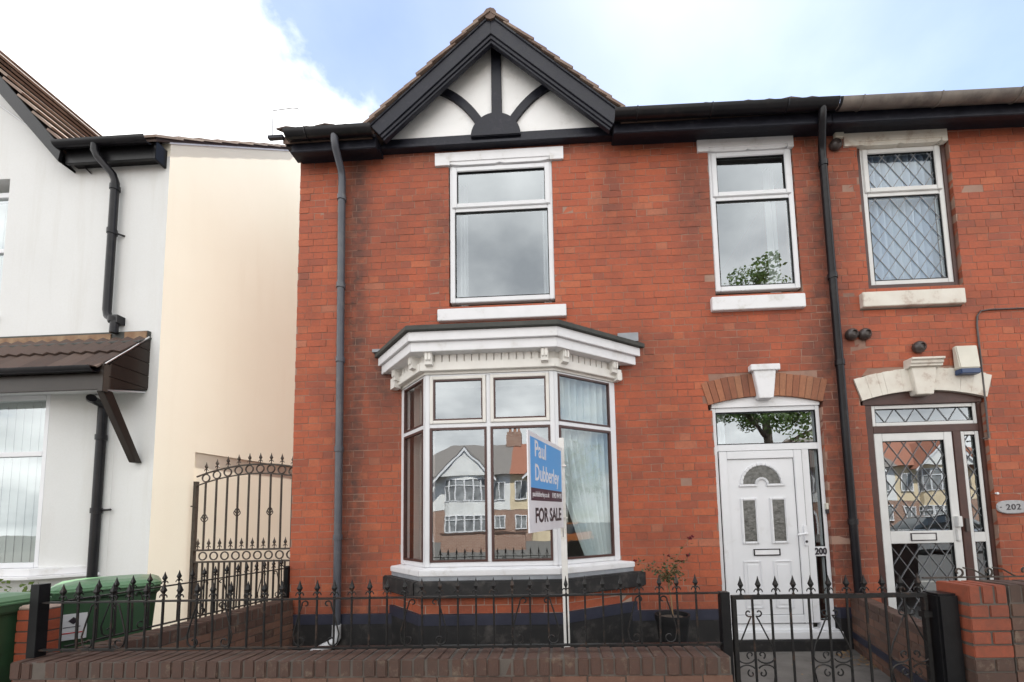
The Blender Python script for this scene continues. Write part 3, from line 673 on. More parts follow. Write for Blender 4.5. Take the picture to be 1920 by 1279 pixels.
# lintels and sills
def lintel(h, x0, x1, z0, z1, mat, notch):
    n = 26; P = []
    c = (notch[0] + notch[1]) / 2; hw_ = (notch[1] - notch[0]) / 2
    s = MB(); s.box(x0, x1, -0.024, 0.10, z0 + 0.045, z1)
    # carved lower edge: two shallow raised curves meeting at the middle
    for sg in (-1, 1):
        a = c; b = c + sg * hw_
        pts = [(a, z0 + 0.046), (a, z0 + 0.012), (a + (b - a) * 0.1, z0 - 0.004), (a + (b - a) * 0.82, z0 - 0.004), (b, z0 + 0.014), (b, z0 + 0.046)]
        s.prism(pts if sg > 0 else pts[::-1], -0.016, 0.10)
    s.box(x0, c - hw_ - 0.004, -0.0235, 0.1, z0, z0 + 0.0455); s.box(c + hw_ + 0.004, x1, -0.0235, 0.1, z0, z0 + 0.0455)
    return s.build('lintel', mat, h)
lintel(h200, 1.685, 3.24, 5.75, 5.908, 'white', (1.87, 3.07)); lintel(h200, 4.823, 5.932, 5.735, 5.905, 'white', (4.96, 5.86)); lintel(h202, 6.508, 7.665, 5.70, 5.885, 'old_white', (6.68, 7.6))
def sill(h, x0, x1, z0, z1, mat, inset=0.06):
    s = MB(); s.box(x0, x1, -0.055, 0.12, z0, z1); s.prism([(-0.055, z1), (0.13, z1), (0.13, z1 + 0.035)], x0 + inset, x1 - inset, 'x'); return s.build('window_sill', mat, h, bevel=0.006)
sill(h200, 1.722, 3.226, 3.782, 3.925, 'white'); sill(h200, 4.88, 5.918, 3.77, 3.93, 'white'); sill(h202, 6.542, 7.648, 3.738, 3.91, 'old_white', 0.02)

# first-floor windows
def upper_window(h, x0, x1, z0, z1, zt, mat, y=0.04, lead=False, wood=None, curt=None):
    s = MB()
    if wood:
        wf = MB(); frame_rect(wf, x0 - wood, x1 + wood, z0 - wood, z1 + wood, wood + 0.004, y - 0.012, y + 0.1); wobj = wf.build('window', 'brown_wood', h)
    frame_rect(s, x0, x1, z0, z1, 0.062, y, y + 0.07); s.box(x0 + 0.062, x1 - 0.062, y + 0.003, y + 0.07, zt - 0.035, zt + 0.035)
    o = s.build('frame' if wood else 'window', mat, wobj if wood else h, bevel=0.006); par = wobj if wood else o
    t = MB(); frame_rect(t, x0 + 0.03, x1 - 0.03, zt + 0.012, z1 - 0.03, 0.058, y - 0.016, y + 0.02); t.build('opening_sash', mat, par, bevel=0.006)
    b = MB(); frame_rect(b, x0 + 0.086, x1 - 0.086, zt + 0.066, z1 - 0.086, 0.009, y - 0.004, y + 0.02); frame_rect(b, x0 + 0.06, x1 - 0.06, z0 + 0.06, zt - 0.033, 0.009, y + 0.004, y + 0.02); b.build('gasket', 'rubber', par)
    p = pane(I4, x0 + 0.085, x1 - 0.085, zt + 0.065, z1 - 0.085, y + 0.014, par, 'glass_clear' if lead else 'glass'); pane(I4, x0 + 0.06, x1 - 0.06, z0 + 0.06, zt - 0.033, y + 0.022, par, 'glass_clear' if lead else 'glass')
    if lead:
        lattice(I4, x0 + 0.088, x1 - 0.088, zt + 0.068, z1 - 0.088, y + 0.010, par, 4.2, 1.42, 0.0042); lattice(I4, x0 + 0.063, x1 - 0.063, z0 + 0.063, zt - 0.036, y + 0.016, par, 4.6, 1.42, 0.0042)
    if curt: curtain(I4, x0 + 0.03, x1 - 0.03, z0 - 0.05, z1 + 0.05, y + 0.13, par, curt, 11, 0.028)
    return o
wa = upper_window(h200, 1.858, 3.098, 4.03, 5.765, 5.20, 'upvc', 0.014)
curtain(I4, 1.88, 2.0, 4.0, 5.8, 0.36, wa, 'net_white', 3, 0.02); curtain(I4, 2.96, 3.06, 4.0, 5.8, 0.36, wa, 'net_white', 3, 0.02)
wb = upper_window(h200, 4.955, 5.915, 4.03, 5.76, 5.168, 'upvc', 0.014)
curtain(I4, 5.76, 5.88, 4.0, 5.8, 0.36, wb, 'net_white', 3, 0.02)
wc = upper_window(h202, 6.708, 7.636, 4.03, 5.725, 5.145, 'grey_frame', 0.045, True, 0.035, 'blue_net')

# ------------------------------------------------------------------ bay window of 200
BXL, BFL, BFR, BXR, BD = 1.283, 1.714, 3.066, 3.752, 0.45
def bayline(off, lx=0.0):
    """plan polyline of the bay pushed outward by off; lx lets the left cheek reach further along the wall"""
    P = [(BXL - lx, 0.0), (BFL - lx, -BD), (BFR, -BD), (BXR, 0.0)]; segs = []
    for a, b in zip(P[:-1], P[1:]):
        d = Vector((b[0] - a[0], b[1] - a[1])).normalized(); n = Vector((d.y, -d.x)); segs.append((Vector(a) + n * off, d))
    def inter(s1, s2):
        (p, d), (q_, e) = s1, s2; c = d.x * e.y - d.y * e.x; t = ((q_.x - p.x) * e.y - (q_.y - p.y) * e.x) / c; return p + d * t
    w0 = (Vector((0, 0.0)), Vector((1, 0)))
    return [tuple(inter(w0, segs[0])), tuple(inter(segs[0], segs[1])), tuple(inter(segs[1], segs[2])), tuple(inter(segs[2], w0))]
def bayband(mb, off, z0, z1, back=0.0, thick=0.08, zin=0.0, lx=0.0):
    o = bayline(off, lx); i = bayline(off - thick, lx)
    for k in range(3):
        a, b, c, d = o[k], o[k + 1], i[k + 1], i[k]
        mb.hexa([(a[0], a[1], z0), (b[0], b[1], z0), (c[0], c[1], z0), (d[0], d[1], z0), (a[0], a[1], z1), (b[0], b[1], z1), (c[0], c[1], z1 + zin), (d[0], d[1], z1 + zin)])
def bayslab(mb, off, z0, z1, lx=0.0):
    mb.prism([(p[0], p[1]) for p in bayline(off, lx)], z0, z1, 'z')
bay = thing('bay_window', '', ''); bay.parent = h200; bay.location = Vector((2.4, -0.2, 0.9)) - Vector((3.1, 0.2, 0))
for kk in ('label', 'category'): del bay[kk]
s = MB(); bayslab(s, 0.20, 3.385, 3.44, 0.05); s.build('bay_roof', 'roof_lead', bay, bevel=0.006)
s = MB(); s.box(3.80, 4.03, -0.07, 0.0, 3.441, 3.54); s.build('flashing', 'flash', bay); s = MB(); s.box(0.95, 1.06, -0.05, 0.0, 3.441, 3.475); s.build('flashing', 'flash', bay)
s = MB(); bayband(s, 0.168, 3.286, 3.384, thick=0.3, lx=0.05); s.build('upper_fascia', 'white', bay, bevel=0.004)
s = MB(); bayband(s, 0.138, 3.185, 3.2855, thick=0.27, lx=0.05); s.build('lower_fascia', 'white', bay, bevel=0.004)
s = MB(); bayband(s, 0.018, 3.105, 3.20, thick=0.12, lx=0.02); s.build('dentil_backing', 'cream_trim', bay)
s = MB(); bayband(s, 0.052, 3.015, 3.105, thick=0.14, lx=0.02); s.build('frieze', 'cream_trim', bay, bevel=0.004)
s = MB(); bayslab(s, 0.01, 2.989, 3.0145); s.build('soffit', 'cream_trim', bay)
line0 = bayline(0.018, 0.02)
dent = None
for k in range(3):
    T, l = seg_T(line0[k], line0[k + 1]); n = int((l - 0.28) / 0.078); s0 = (l - n * 0.078) / 2
    for i in range(n):
        d = MB(T); d.box(s0 + i * 0.078, s0 + i * 0.078 + 0.066, -0.022, 0.0, 3.108, 3.188); d.build('dentil', 'cream_trim', bay)
    for sx in (0.06, l - 0.135) if k != 1 else (0.055, l - 0.13):
        d = MB(T); pr = [(0.0, 3.045), (-0.080, 3.065), (-0.092, 3.14), (-0.092, 3.186), (0.0, 3.186)]
        d.prism(pr, sx, sx + 0.075, 'x'); d.prism([(-0.092, 3.10), (-0.102, 3.11), (-0.102, 3.183), (-0.092, 3.186)], sx + 0.012, sx + 0.03, 'x'); d.prism([(-0.092, 3.10), (-0.102, 3.11), (-0.102, 3.183), (-0.092, 3.186)], sx + 0.045, sx + 0.063, 'x')
        d.build('bracket', 'cream_trim', bay)
    if k in (0, 2):
        sx = 0.0 if k == 0 else l - 0.09
        d = MB(T); d.box(sx - (0.03 if k == 0 else -0.03), sx + 0.09, -0.075, 0.0, 2.99, 3.11); d.build('end_bracket', 'cream_trim', bay)
# frame
ln = bayline(0.0); HEAD, TR, BOT = 2.988, 2.44, 0.985
fr = MB()
for k in range(3):
    T, l = seg_T(ln[k], ln[k + 1]); f2 = MB(T)
    pl_, pr_ = (0.085, 0.05) if k == 0 else ((0.05, 0.05) if k == 1 else (0.05, 0.085))
    f2.box(0, pl_, -0.0, 0.07, BOT, HEAD); f2.box(l - pr_, l, 0.0, 0.07, BOT, HEAD)
    f2.box(pl_, l - pr_, 0.002, 0.07, HEAD - 0.022, HEAD); f2.box(pl_, l - pr_, 0.002, 0.07, BOT, BOT + 0.05); f2.box(pl_, l - pr_, 0.0, 0.07, TR - 0.024, TR + 0.022)
    divs = [(pl_, l - pr_)]
    if k == 1:
        c = l / 2 - 0.012; f2.box(c - 0.022, c + 0.022, 0.001, 0.07, BOT + 0.05, HEAD - 0.022); divs = [(pl_, c - 0.022), (c + 0.022, l - pr_)]
    f2.build('frame', 'upvc' if k != 1 else 'upvc', bay, bevel=0.005)
    for (a, b) in divs:
        ta = 0.0
        if k == 1:   # opening top lights with a wide white sash
            sh = MB(T); frame_rect(sh, a + 0.002, b - 0.002, TR + 0.021, HEAD - 0.022, 0.034, -0.014, 0.03); sh.build('opening_sash', 'trim_white', bay, bevel=0.004); ta = 0.034
        bd = MB(T)
        frame_rect(bd, a + ta, b - ta, TR + 0.022 + ta, HEAD - 0.022 - ta, 0.017, -0.006, 0.03); frame_rect(bd, a, b, BOT + 0.05, TR - 0.024, 0.022, -0.006, 0.03)
        bd.build('glazing_bead', 'bead', bay)
        gm = 'glass' if k == 1 else 'glass_clear'
        pane(T, a + ta + 0.018, b - ta - 0.018, TR + 0.037 + ta, HEAD - 0.037 - ta, 0.012, bay, gm); pane(T, a + 0.02, b - 0.02, BOT + 0.07, TR - 0.044, 0.012, bay, gm)
    if k == 0: curtain(T, 0.05, l - 0.03, BOT, HEAD, 0.13, bay, 'beige_curtain', 4, 0.03)
    if k == 2:
        curtain(T, 0.02, l - 0.03, TR - 0.15, HEAD, 0.10, bay, 'net', 9, 0.022)
        curtain(T, 0.03, l - 0.03, BOT - 0.02, TR - 0.14, 0.10, bay, 'net', 9, 0.022, drape=0.55)
s = MB(); bayband(s, 0.085, 0.905, 0.965, thick=0.16, zin=0.03); s.build('sill_board', 'white', bay, bevel=0.006)
s = MB(); bayband(s, 0.075, 0.862, 0.905, thick=0.2); s.build('sill_lead', 'flash', bay)
s = MB(); bayband(s, 0.15, 0.70, 0.862, thick=0.32); s.build('stone_sill', 'stone_black', bay, bevel=0.012)
s = MB(); bayband(s, 0.085, -0.05, 0.43, thick=0.2); s.build('plinth', 'stone_black', bay)
s = MB(); bayband(s, 0.09, 0.43, 0.535, thick=0.2); s.build('plinth_band', 'stone_blue', bay)
lb = bayline(0.06)
for k in range(3):
    T, l = seg_T(lb[k], lb[k + 1])
    br, mo = lay(T, 0, l, [(0.535, 0.6175), (0.6175, 0.70)], lambda a, b: [], stretcher(0.236, 0.009, 0.05), 0.05, back=0.1)
    mo.build('bay_base', 'painted_mortar', bay)
    for p, r_ in br:
        t = MB(T); t.cur = r_; t.hexa(p); t.build('brick', 'brick_side', bay, origin=sum((Vector(v) for v in t.v), Vector()) / 8)
s = MB(); bayslab(s, -0.12, 0.55, 0.86); s.build('window_board', 'room', bay)

# ------------------------------------------------------------------ front door of 200 and its arch
def arch_ring(h, cx, half, mat, nblk, key, wide, yfront=-0.006):
    zc = 0.49; ri, ro = ARCH_R_IN, ARCH_R_OUT; ang = math.asin(half / ri) * 1.05; ka = 0.105 / ro
    out_ = []
    for sg in (-1, 1):
        a0, a1 = ka * 0.98, ang
        for i in range(nblk):
            g = 0.0016 if mat == 'rubbed' else 0.0008
            t0, t1 = a0 + (a1 - a0) * i / nblk + g, a0 + (a1 - a0) * (i + 1) / nblk - g
            n = 1 if nblk > 4 else 5; b = MB(); b.cur = R.random()
            for j in range(n):
                s0, s1 = t0 + (t1 - t0) * j / n, t0 + (t1 - t0) * (j + 1) / n; dr = R.uniform(-0.006, 0.006)
                P = [(cx + sg * r * math.sin(t), zc + r * math.cos(t)) for r, t in ((ri, s0), (ri, s1), (ro + dr, s1), (ro + dr, s0))]
                b.prism(P, yfront + R.uniform(-0.002, 0.002), 0.10)
            b.build('voussoir', mat, h)
    m_ = MB(); n = 20; P = [(cx + (ro - 0.004) * math.sin(-ang + 2 * ang * i / n), zc + (ro - 0.004) * math.cos(-ang + 2 * ang * i / n)) for i in range(n + 1)] + [(cx + (ri + 0.003) * math.sin(ang - 2 * ang * i / n), zc + (ri + 0.003) * math.cos(ang - 2 * ang * i / n)) for i in range(n + 1)]
    for i in range(n):
        m_.prism([P[i], P[i + 1], P[2 * n - i], P[2 * n + 1 - i]], 0.002, 0.099)
    m_.build('arch_mortar', 'mortar', h)
arch_ring(h200, 5.42, 0.60, 'rubbed', 8, True, False)
s = MB(); s.prism([(5.335, 2.735), (5.49, 2.735), (5.535, 3.055), (5.29, 3.055)], -0.06, 0.08); s.box(5.257, 5.577, -0.075, 0.05, 3.05, 3.12); s.build('keystone', 'white', h200, bevel=0.006)
def tympanum(h, cx, x0, x1, zb, y0, y1, mat):
    zc = 0.49; n = 16; s = MB()
    for i in range(n):
        xa, xb = x0 + (x1 - x0) * i / n, x0 + (x1 - x0) * (i + 1) / n; f = lambda x: zc + math.sqrt(ARCH_R_IN ** 2 - (x - cx) ** 2)
        s.prism([(xa, zb), (xb, zb), (xb, f(xb)), (xa, f(xa))], y0, y1)
    return s.build('arch_infill', mat, h)
tympanum(h200, 5.42, 4.84, 6.03, 2.665, 0.03, 0.1, 'white')
door = thing('front_door', '', ''); door.parent = h200; door.location = Vector((5.43, 0.05, 0.15)) - Vector((3.1, 0.2, 0))
for kk in ('label', 'category'): del door[kk]
DX0, DX1 = 4.838, 6.032
s = MB(); y = 0.045
s.box(DX0, DX0 + 0.05, y, y + 0.08, 0.15, 2.665); s.box(DX1 - 0.048, DX1, y, y + 0.08, 0.15, 2.665); s.box(DX0 + 0.05, DX1 - 0.048, y + 0.002, y + 0.08, 2.61, 2.665); s.box(DX0 + 0.05, DX1 - 0.048, y + 0.002, y + 0.08, 2.165, 2.245); s.box(5.80, 5.885, y + 0.002, y + 0.08, 0.27, 2.165); s.box(DX0 + 0.05, 5.80, y + 0.003, y + 0.08, 0.20, 0.27)
s.box(5.885, DX1 - 0.048, y + 0.003, y + 0.08, 0.98, 1.09); s.box(5.885, DX1 - 0.048, y + 0.003, y + 0.08, 0.2, 0.30); s.build('door_frame', 'upvc', door, bevel=0.005)
s = MB(); s.box(DX0 - 0.01, DX1 + 0.02, -0.05, 0.12, 0.125, 0.20); s.box(DX0 + 0.01, DX1, -0.02, 0.10, 0.20, 0.215); s.build('threshold', 'upvc', door, bevel=0.005)
s = MB(); s.box(DX0 - 0.02, DX1 + 0.03, -0.09, 0.13, -0.02, 0.125); s.build('door_step', 'stone_black', door, bevel=0.01)
# leaf: outer sash and moulded panel
LX0, LX1 = 4.888, 5.80
s = MB(); frame_rect(s, LX0 + 0.003, LX1 - 0.003, 0.272, 2.162, 0.088, 0.030, 0.09); s.build('door_sash', 'upvc', door, bevel=0.005)
PX0, PX1, PZ0, PZ1 = LX0 + 0.091, LX1 - 0.091, 0.36, 2.074
s = MB(); s.box(PX0, PX1, 0.048, 0.09, PZ0, PZ1); s.build('door_panel', 'upvc', door)
g = MB(); frame_rect(g, PX0 - 0.002, PX1 + 0.002, PZ0 - 0.002, PZ1 + 0.002, 0.006, 0.0455, 0.06); g.box(LX0 - 0.003, LX0 + 0.003, 0.040, 0.06, 0.27, 2.165); g.box(LX1 - 0.003, LX1 + 0.003, 0.040, 0.06, 0.27, 2.165); g.box(LX0, LX1, 0.04, 0.06, 0.268, 0.274); g.box(LX0, LX1, 0.040, 0.06, 2.160, 2.166); g.build('gasket', 'rubber', door)
PC = (PX0 + PX1) / 2 + 0.005
def moulding(x0, x1, z0, z1, w_=0.028, y0=0.030): 
    s = MB(); frame_rect(s, x0 - w_, x1 + w_, z0 - w_, z1 + w_, w_, y0, 0.06); return s.build('panel_moulding', 'upvc', door, bevel=0.008)
for (x0, x1) in ((5.128, 5.262), (5.448, 5.578)):
    moulding(x0, x1, 1.155, 1.608); s = MB(); s.box(x0, x1, 0.0455, 0.049, 1.155, 1.608); s.build('door_glass', 'og', door)
for (x0, x1) in ((5.105, 5.285), (5.425, 5.61)):
    moulding(x0 + 0.012, x1 - 0.012, 0.45, 0.925, 0.022, 0.036); s = MB(); s.box(x0 + 0.025, x1 - 0.025, 0.042, 0.06, 0.465, 0.91); s.build('raised_panel', 'upvc', door, bevel=0.01)
# fan light: half ring with inner half disc
cxn, czn = 5.348, 1.79
def arcpts(r, n=14, a0=0, a1=math.pi): return [(cxn + r * math.cos(a0 + (a1 - a0) * i / n), czn + r * math.sin(a0 + (a1 - a0) * i / n)) for i in range(n + 1)]
o_, i_ = arcpts(0.205), arcpts(0.075); s = MB()
for i in range(14): s.prism([o_[i], o_[i + 1], i_[i + 1], i_[i]], 0.0455, 0.049)
s.build('fan_light', m['og'], door)
s = MB(); a, b = arcpts(0.238), arcpts(0.207)
for i in range(14): s.prism([a[i], a[i + 1], b[i + 1], b[i]], 0.030, 0.06)
a, b = arcpts(0.077), arcpts(0.047)
for i in range(14): s.prism([a[i], a[i + 1], b[i + 1], b[i]], 0.030, 0.06)
s.box(cxn - 0.25, cxn - 0.05, 0.031, 0.06, czn - 0.028, czn - 0.001); s.box(cxn + 0.05, cxn + 0.25, 0.031, 0.06, czn - 0.028, czn - 0.001); s.build('fan_moulding', 'upvc', door, bevel=0.006)
s = MB(); frame_rect(s, 5.215, 5.50, 0.998, 1.072, 0.010, 0.036, 0.06); s.build('letterbox_rim', 'rubber', door); s = MB(); s.box(5.225, 5.49, 0.040, 0.06, 1.008, 1.062); s.build('letterbox_flap', 'white', door, bevel=0.004)
s = MB(); s.box(5.755, 5.79, 0.012, 0.032, 1.10, 1.32); s.tube([(5.772, 0.02, 1.235), (5.772, -0.03, 1.235), (5.75, -0.035, 1.233), (5.655, -0.035, 1.222)], 0.011, 8); s.build('door_handle', 'upvc', door, bevel=0.003); s = MB(); s.tube([(5.772, 0.013, 1.145), (5.772, 0.006, 1.145)], 0.014, 10); s.build('keyhole', 'ink', door)
pane(I4, DX0 + 0.05, DX1 - 0.048, 2.245, 2.61, y + 0.03, door); pane(I4, 5.885, DX1 - 0.048, 1.09, 2.165, y + 0.03, door, 'glass_clear'); pane(I4, 5.885, DX1 - 0.048, 0.30, 0.98, y + 0.03, door, 'glass_clear')
curtain(I4, 4.90, 5.02, 2.2, 2.62, 0.16, door, 'net_white', 2, 0.015)
g = MB(); frame_rect(g, DX0 + 0.048, DX1 - 0.046, 2.243, 2.612, 0.008, y - 0.001, y + 0.02); frame_rect(g, 5.883, DX1 - 0.046, 1.088, 2.167, 0.007, y, y + 0.02); frame_rect(g, 5.883, DX1 - 0.046, 0.298, 0.982, 0.007, y, y + 0.02); g.build('gasket', 'rubber', door)
text('200', 0.098, face_T((5.872, 0.042, 1.003), (1, 0, 0), (0, 0, 1)), 'ink', door, 0.0035, 0.002, sx=0.86, name='house_number')
bell = tag(MB().box(6.01, 6.04, 0.012, 0.044, 1.49, 1.56).build('doorbell', 'alarm', None, bevel=0.004, origin=(6.025, 0.03, 1.49)), 'small cream doorbell push on the right jamb of the white door', 'doorbell')
s = MB(); s.box(6.015, 6.04, 0.014, 0.044, 1.445, 1.488); s.build('bell_button', 'ink', bell)

# ------------------------------------------------------------------ 202 door, arch, fittings
arch_ring(h202, 7.135, 0.635, 'old_white', 2, True, True, -0.012)
s = MB(); s.prism([(7.02, 2.72), (7.20, 2.72), (7.255, 3.02), (6.985, 3.02)], -0.06, 0.08); s.build('keystone', 'old_white', h202, bevel=0.006)
s = MB(); s.prism([(-0.05, 3.02), (-0.085, 3.03), (-0.085, 3.045), (-0.10, 3.06), (-0.10, 3.085), (-0.12, 3.095), (-0.12, 3.115), (0.02, 3.115), (0.02, 3.02)], 6.955, 7.30, 'x'); s.build('keystone_cap', 'old_white', h202)
tympanum(h202, 7.135, 6.502, 7.772, 2.64, 0.03, 0.1, 'brown_wood')
d2 = thing('front_door', '', ''); d2.parent = h202; d2.location = Vector((7.13, 0.05, 0.15)) - Vector((8, 0.2, 0))
for kk in ('label', 'category'): del d2[kk]
s = MB(); y = 0.04; s.box(6.502, 6.60, y, y + 0.1, 0.1, 2.642); s.box(7.728, 7.772, y, y + 0.1, 0.1, 2.642); s.box(6.60, 7.728, y + 0.002, y + 0.1, 2.635, 2.66); s.box(6.60, 7.728, y + 0.002, y + 0.1, 2.32, 2.40); s.box(7.445, 7.53, y + 0.002, y + 0.1, 0.1, 2.32); s.build('door_frame', 'brown_wood', d2, bevel=0.004)
s = MB(); frame_rect(s, 6.602, 7.726, 2.402, 2.634, 0.038, 0.05, 0.1); frame_rect(s, 6.605, 7.44, 0.16, 2.318, 0.088, 0.048, 0.1); s.box(6.69, 7.355, 0.049, 0.1, 1.10, 1.235); frame_rect(s, 7.534, 7.726, 0.16, 2.318, 0.04, 0.05, 0.1); s.box(7.57, 7.69, 0.051, 0.1, 1.105, 1.21); s.build('metal_frame', 'grey_frame', d2, bevel=0.004)
for (x0, x1, z0, z1, nx) in ((6.642, 7.686, 2.442, 2.594, 4.6), (6.695, 7.35, 1.235, 2.228, 4.0), (6.695, 7.35, 0.25, 1.10, 4.0), (7.576, 7.684, 1.21, 2.276, 0.72), (7.576, 7.684, 0.20, 1.105, 0.72)):
    pane(I4, x0, x1, z0, z1, 0.075, d2, 'glass'); lattice(I4, x0, x1, z0, z1, 0.069, d2, nx, 1.45, 0.0034)
    g = MB(); frame_rect(g, x0 - 0.004, x1 + 0.004, z0 - 0.004, z1 + 0.004, 0.007, 0.055, 0.08); g.build('gasket', 'rubber', d2)
s = MB(); frame_rect(s, 6.90, 7.17, 1.128, 1.212, 0.010, 0.040, 0.06); s.build('letterbox_rim', 'ink', d2); s = MB(); s.box(6.91, 7.16, 0.044, 0.06, 1.138, 1.202); s.build('letterbox_flap', 'grey_frame', d2)
s = MB(); s.box(7.375, 7.415, 0.025, 0.05, 1.12, 1.25); s.box(7.37, 7.42, 0.0, 0.05, 1.27, 1.385); s.build('door_handle', 'grey_frame', d2, bevel=0.005)
s = MB(); s.box(7.47, 7.50, 0.02, 0.042, 1.22, 1.36); s.build('lock_plate', 'ceramic', d2)
s = MB(); s.box(6.46, 7.80, -0.10, 0.14, -0.02, 0.1); s.build('door_step', 'kerb', d2)
s = MB(); s.tube([(7.79, 0.0, 1.62), (7.79, -0.02, 1.62)], 0.013, 10); s.build('bell_button', 'upvc', d2)
def knob(h, x, z, r=0.068):
    s = MB(); s.lathe((x, 0.0, z), [(0.05, 0.0), (r, 0.012), (r, 0.035), (r * 0.8, 0.06), (r * 0.45, 0.075), (r * 0.42, 0.06)], 16, 'y'); return s.build('wall_insulator', 'ceramic', h, smooth=True)
for x, z in ((6.407, 3.438), (6.55, 3.434), (7.12, 3.262), (6.405, 5.72)): knob(h202, x, z)
s = MB(); s.tube([(7.70, -0.012, 2.22), (7.765, -0.012, 2.225), (7.77, -0.012, 2.5), (7.772, -0.012, 3.50), (7.785, -0.012, 3.60), (7.83, -0.012, 3.655), (7.93, -0.012, 3.668), (8.6, -0.012, 3.668), (10.6, -0.012, 3.668)], 0.009, 6); s.build('cable', 'ceramic', h202)
al = thing('alarm_box', 'cream burglar alarm box with blue base on the brick wall above the right-hand doorway', 'alarm box', (7.59, -0.01, 2.93))
s = MB(); s.hexa([(7.475, -0.09, 2.985), (7.69, -0.09, 2.985), (7.69, -0.012, 2.985), (7.475, -0.012, 2.985), (7.475, -0.055, 3.25), (7.71, -0.055, 3.25), (7.71, -0.012, 3.25), (7.475, -0.012, 3.25)]); s.build('cover', 'alarm', al, bevel=0.01)
s = MB(); s.box(7.478, 7.688, -0.092, -0.012, 2.925, 2.983); s.build('blue_base', 'alarm_blue', al, bevel=0.008)
jb = tag(MB().box(6.395, 6.50, -0.045, -0.004, 5.80, 5.895).build('junction_box', 'alarm', None, bevel=0.006, origin=(6.45, -0.004, 5.80)), 'small square cream junction box under the eaves beside the black downpipe', 'junction box')
pq = thing('number_plaque', 'grey oval stone plaque numbered 202 beside the brown door frame', 'plaque', (7.93, -0.005, 1.47))
P = [(7.93 + 0.165 * math.copysign(abs(math.cos(t)) ** 0.7, math.cos(t)), 1.472 + 0.072 * math.copysign(abs(math.sin(t)) ** 0.8, math.sin(t))) for t in [2 * math.pi * i / 28 for i in range(28)]]
s = MB(); s.prism(P, -0.022, -0.003); s.build('plate', 'plaque', pq, bevel=0.006)
text('202', 0.085, face_T((7.93, -0.0225, 1.443), (1, 0, 0), (0, 0, 1)), simple and 'ink', pq, 0.001, 0.002, 'CENTER', 1.15, 1.1, 'house_number')
for dx in (-0.13, 0.13):
    s = MB(); s.tube([(7.93 + dx, -0.022, 1.47), (7.93 + dx, -0.026, 1.47)], 0.006, 8); s.build('screw', 'ink', pq)

# ------------------------------------------------------------------ white rendered house on the left
YW = -0.10; K = 0.12; XC = -1.585
wh = thing('rendered_house', 'white rendered house at the left edge with cream side wall and tiled canopy', 'house', (-4, 0, 0))
gk = 1.15; gx, gz = -2.76, 6.04; GXC = -4.70; GHW = gx - GXC; GZT = gz + gk * GHW
def SX(y, off=0.0): return XC + K * (y - YW) + off
s = MB()   # front wall pieces around the upper and lower openings, gable above
def wpiece(x0, x1, z0, z1): s.box(x0, x1, YW, YW + 0.25, z0, z1)
wpiece(-3.645, XC, 3.3, 6.0); wpiece(-9, -5.4, 3.3, 6.0); wpiece(-5.4, -3.645, 3.3, 4.04); wpiece(-5.4, -3.645, 5.83, 6.0); wpiece(-9, XC, 3.0, 3.3); wpiece(-2.15, XC, -0.3, 3.0); wpiece(-9, -5.6, -0.3, 3.0)
s.build('front_wall', 'render_white', wh)
s = MB(); s.prism([(GXC - GHW, 6.0), (GXC + GHW, 6.0), (GXC, GZT - 0.06)], YW, YW + 0.25); s.build('gable_wall', 'render_white', wh)
# cream side wall with a recessed lower panel behind the gate, top following the roof
s = MB()
def side(y0, y1, zb0, zb1, zt0, zt1, off=0.0, th=0.3):
    s.hexa([(SX(y0, off), y0, zb0), (SX(y1, off), y1, zb1), (SX(y1, off) - th, y1, zb1), (SX(y0, off) - th, y0, zb0), (SX(y0, off), y0, zt0), (SX(y1, off), y1, zt1), (SX(y1, off) - th, y1, zt1), (SX(y0, off) - th, y0, zt0)])
zr = lambda y: 6.17 + 0.915 * (y + 0.1)
side(YW + 0.001, 4.2, 2.40, 2.44, zr(YW), zr(4.2)); side(4.2, 9.0, 2.44, 2.44, zr(4.2), 5.9)
side(YW + 0.001, 0.37, -0.3, -0.3, 2.40, 2.4045)
side(0.37, 9.0, -0.3, -0.3, 2.4045, 2.44, -0.018)
s.build('side_wall', 'render_cream', wh)
s = MB(); side(YW - 0.02, 4.2, zr(YW) - 0.025, zr(4.2) - 0.025, zr(YW) + 0.0, zr(4.2), 0.012, 0.1); s.build('verge_trim', 'white', wh)
# roofs
s = MB(); ze = 6.05
s.hexa([(gx - 0.02, -0.27, ze - 0.02), (SX(-0.27, 0.015), -0.27, ze - 0.02), (SX(4.3, 0.015), 4.3, ze + 4.57 * 0.915 - 0.02), (gx - 0.02, 4.3, ze + 4.57 * 0.915 - 0.02), (gx - 0.02, -0.27, ze + 0.03), (SX(-0.27, 0.015), -0.27, ze + 0.03), (SX(4.3, 0.015), 4.3, ze + 4.57 * 0.915 + 0.03), (gx - 0.02, 4.3, ze + 4.57 * 0.915 + 0.03)])
s.hexa([(-9, 0.6, 6.02), (gx - 0.03, 0.6, 6.02), (gx - 0.03, 4.3, ze + 4.57 * 0.915 - 0.02), (-9, 4.3, ze + 4.57 * 0.915 - 0.02), (-9, 0.6, 6.8), (gx - 0.03, 0.6, 6.8), (gx - 0.03, 4.3, ze + 4.57 * 0.915 + 0.03), (-9, 4.3, ze + 4.57 * 0.915 + 0.03)])
s.box(-9, -2.0, 4.3, 9, 5.9, 6.0)
wrf = s.build('roof', 'tile_brown', wh)
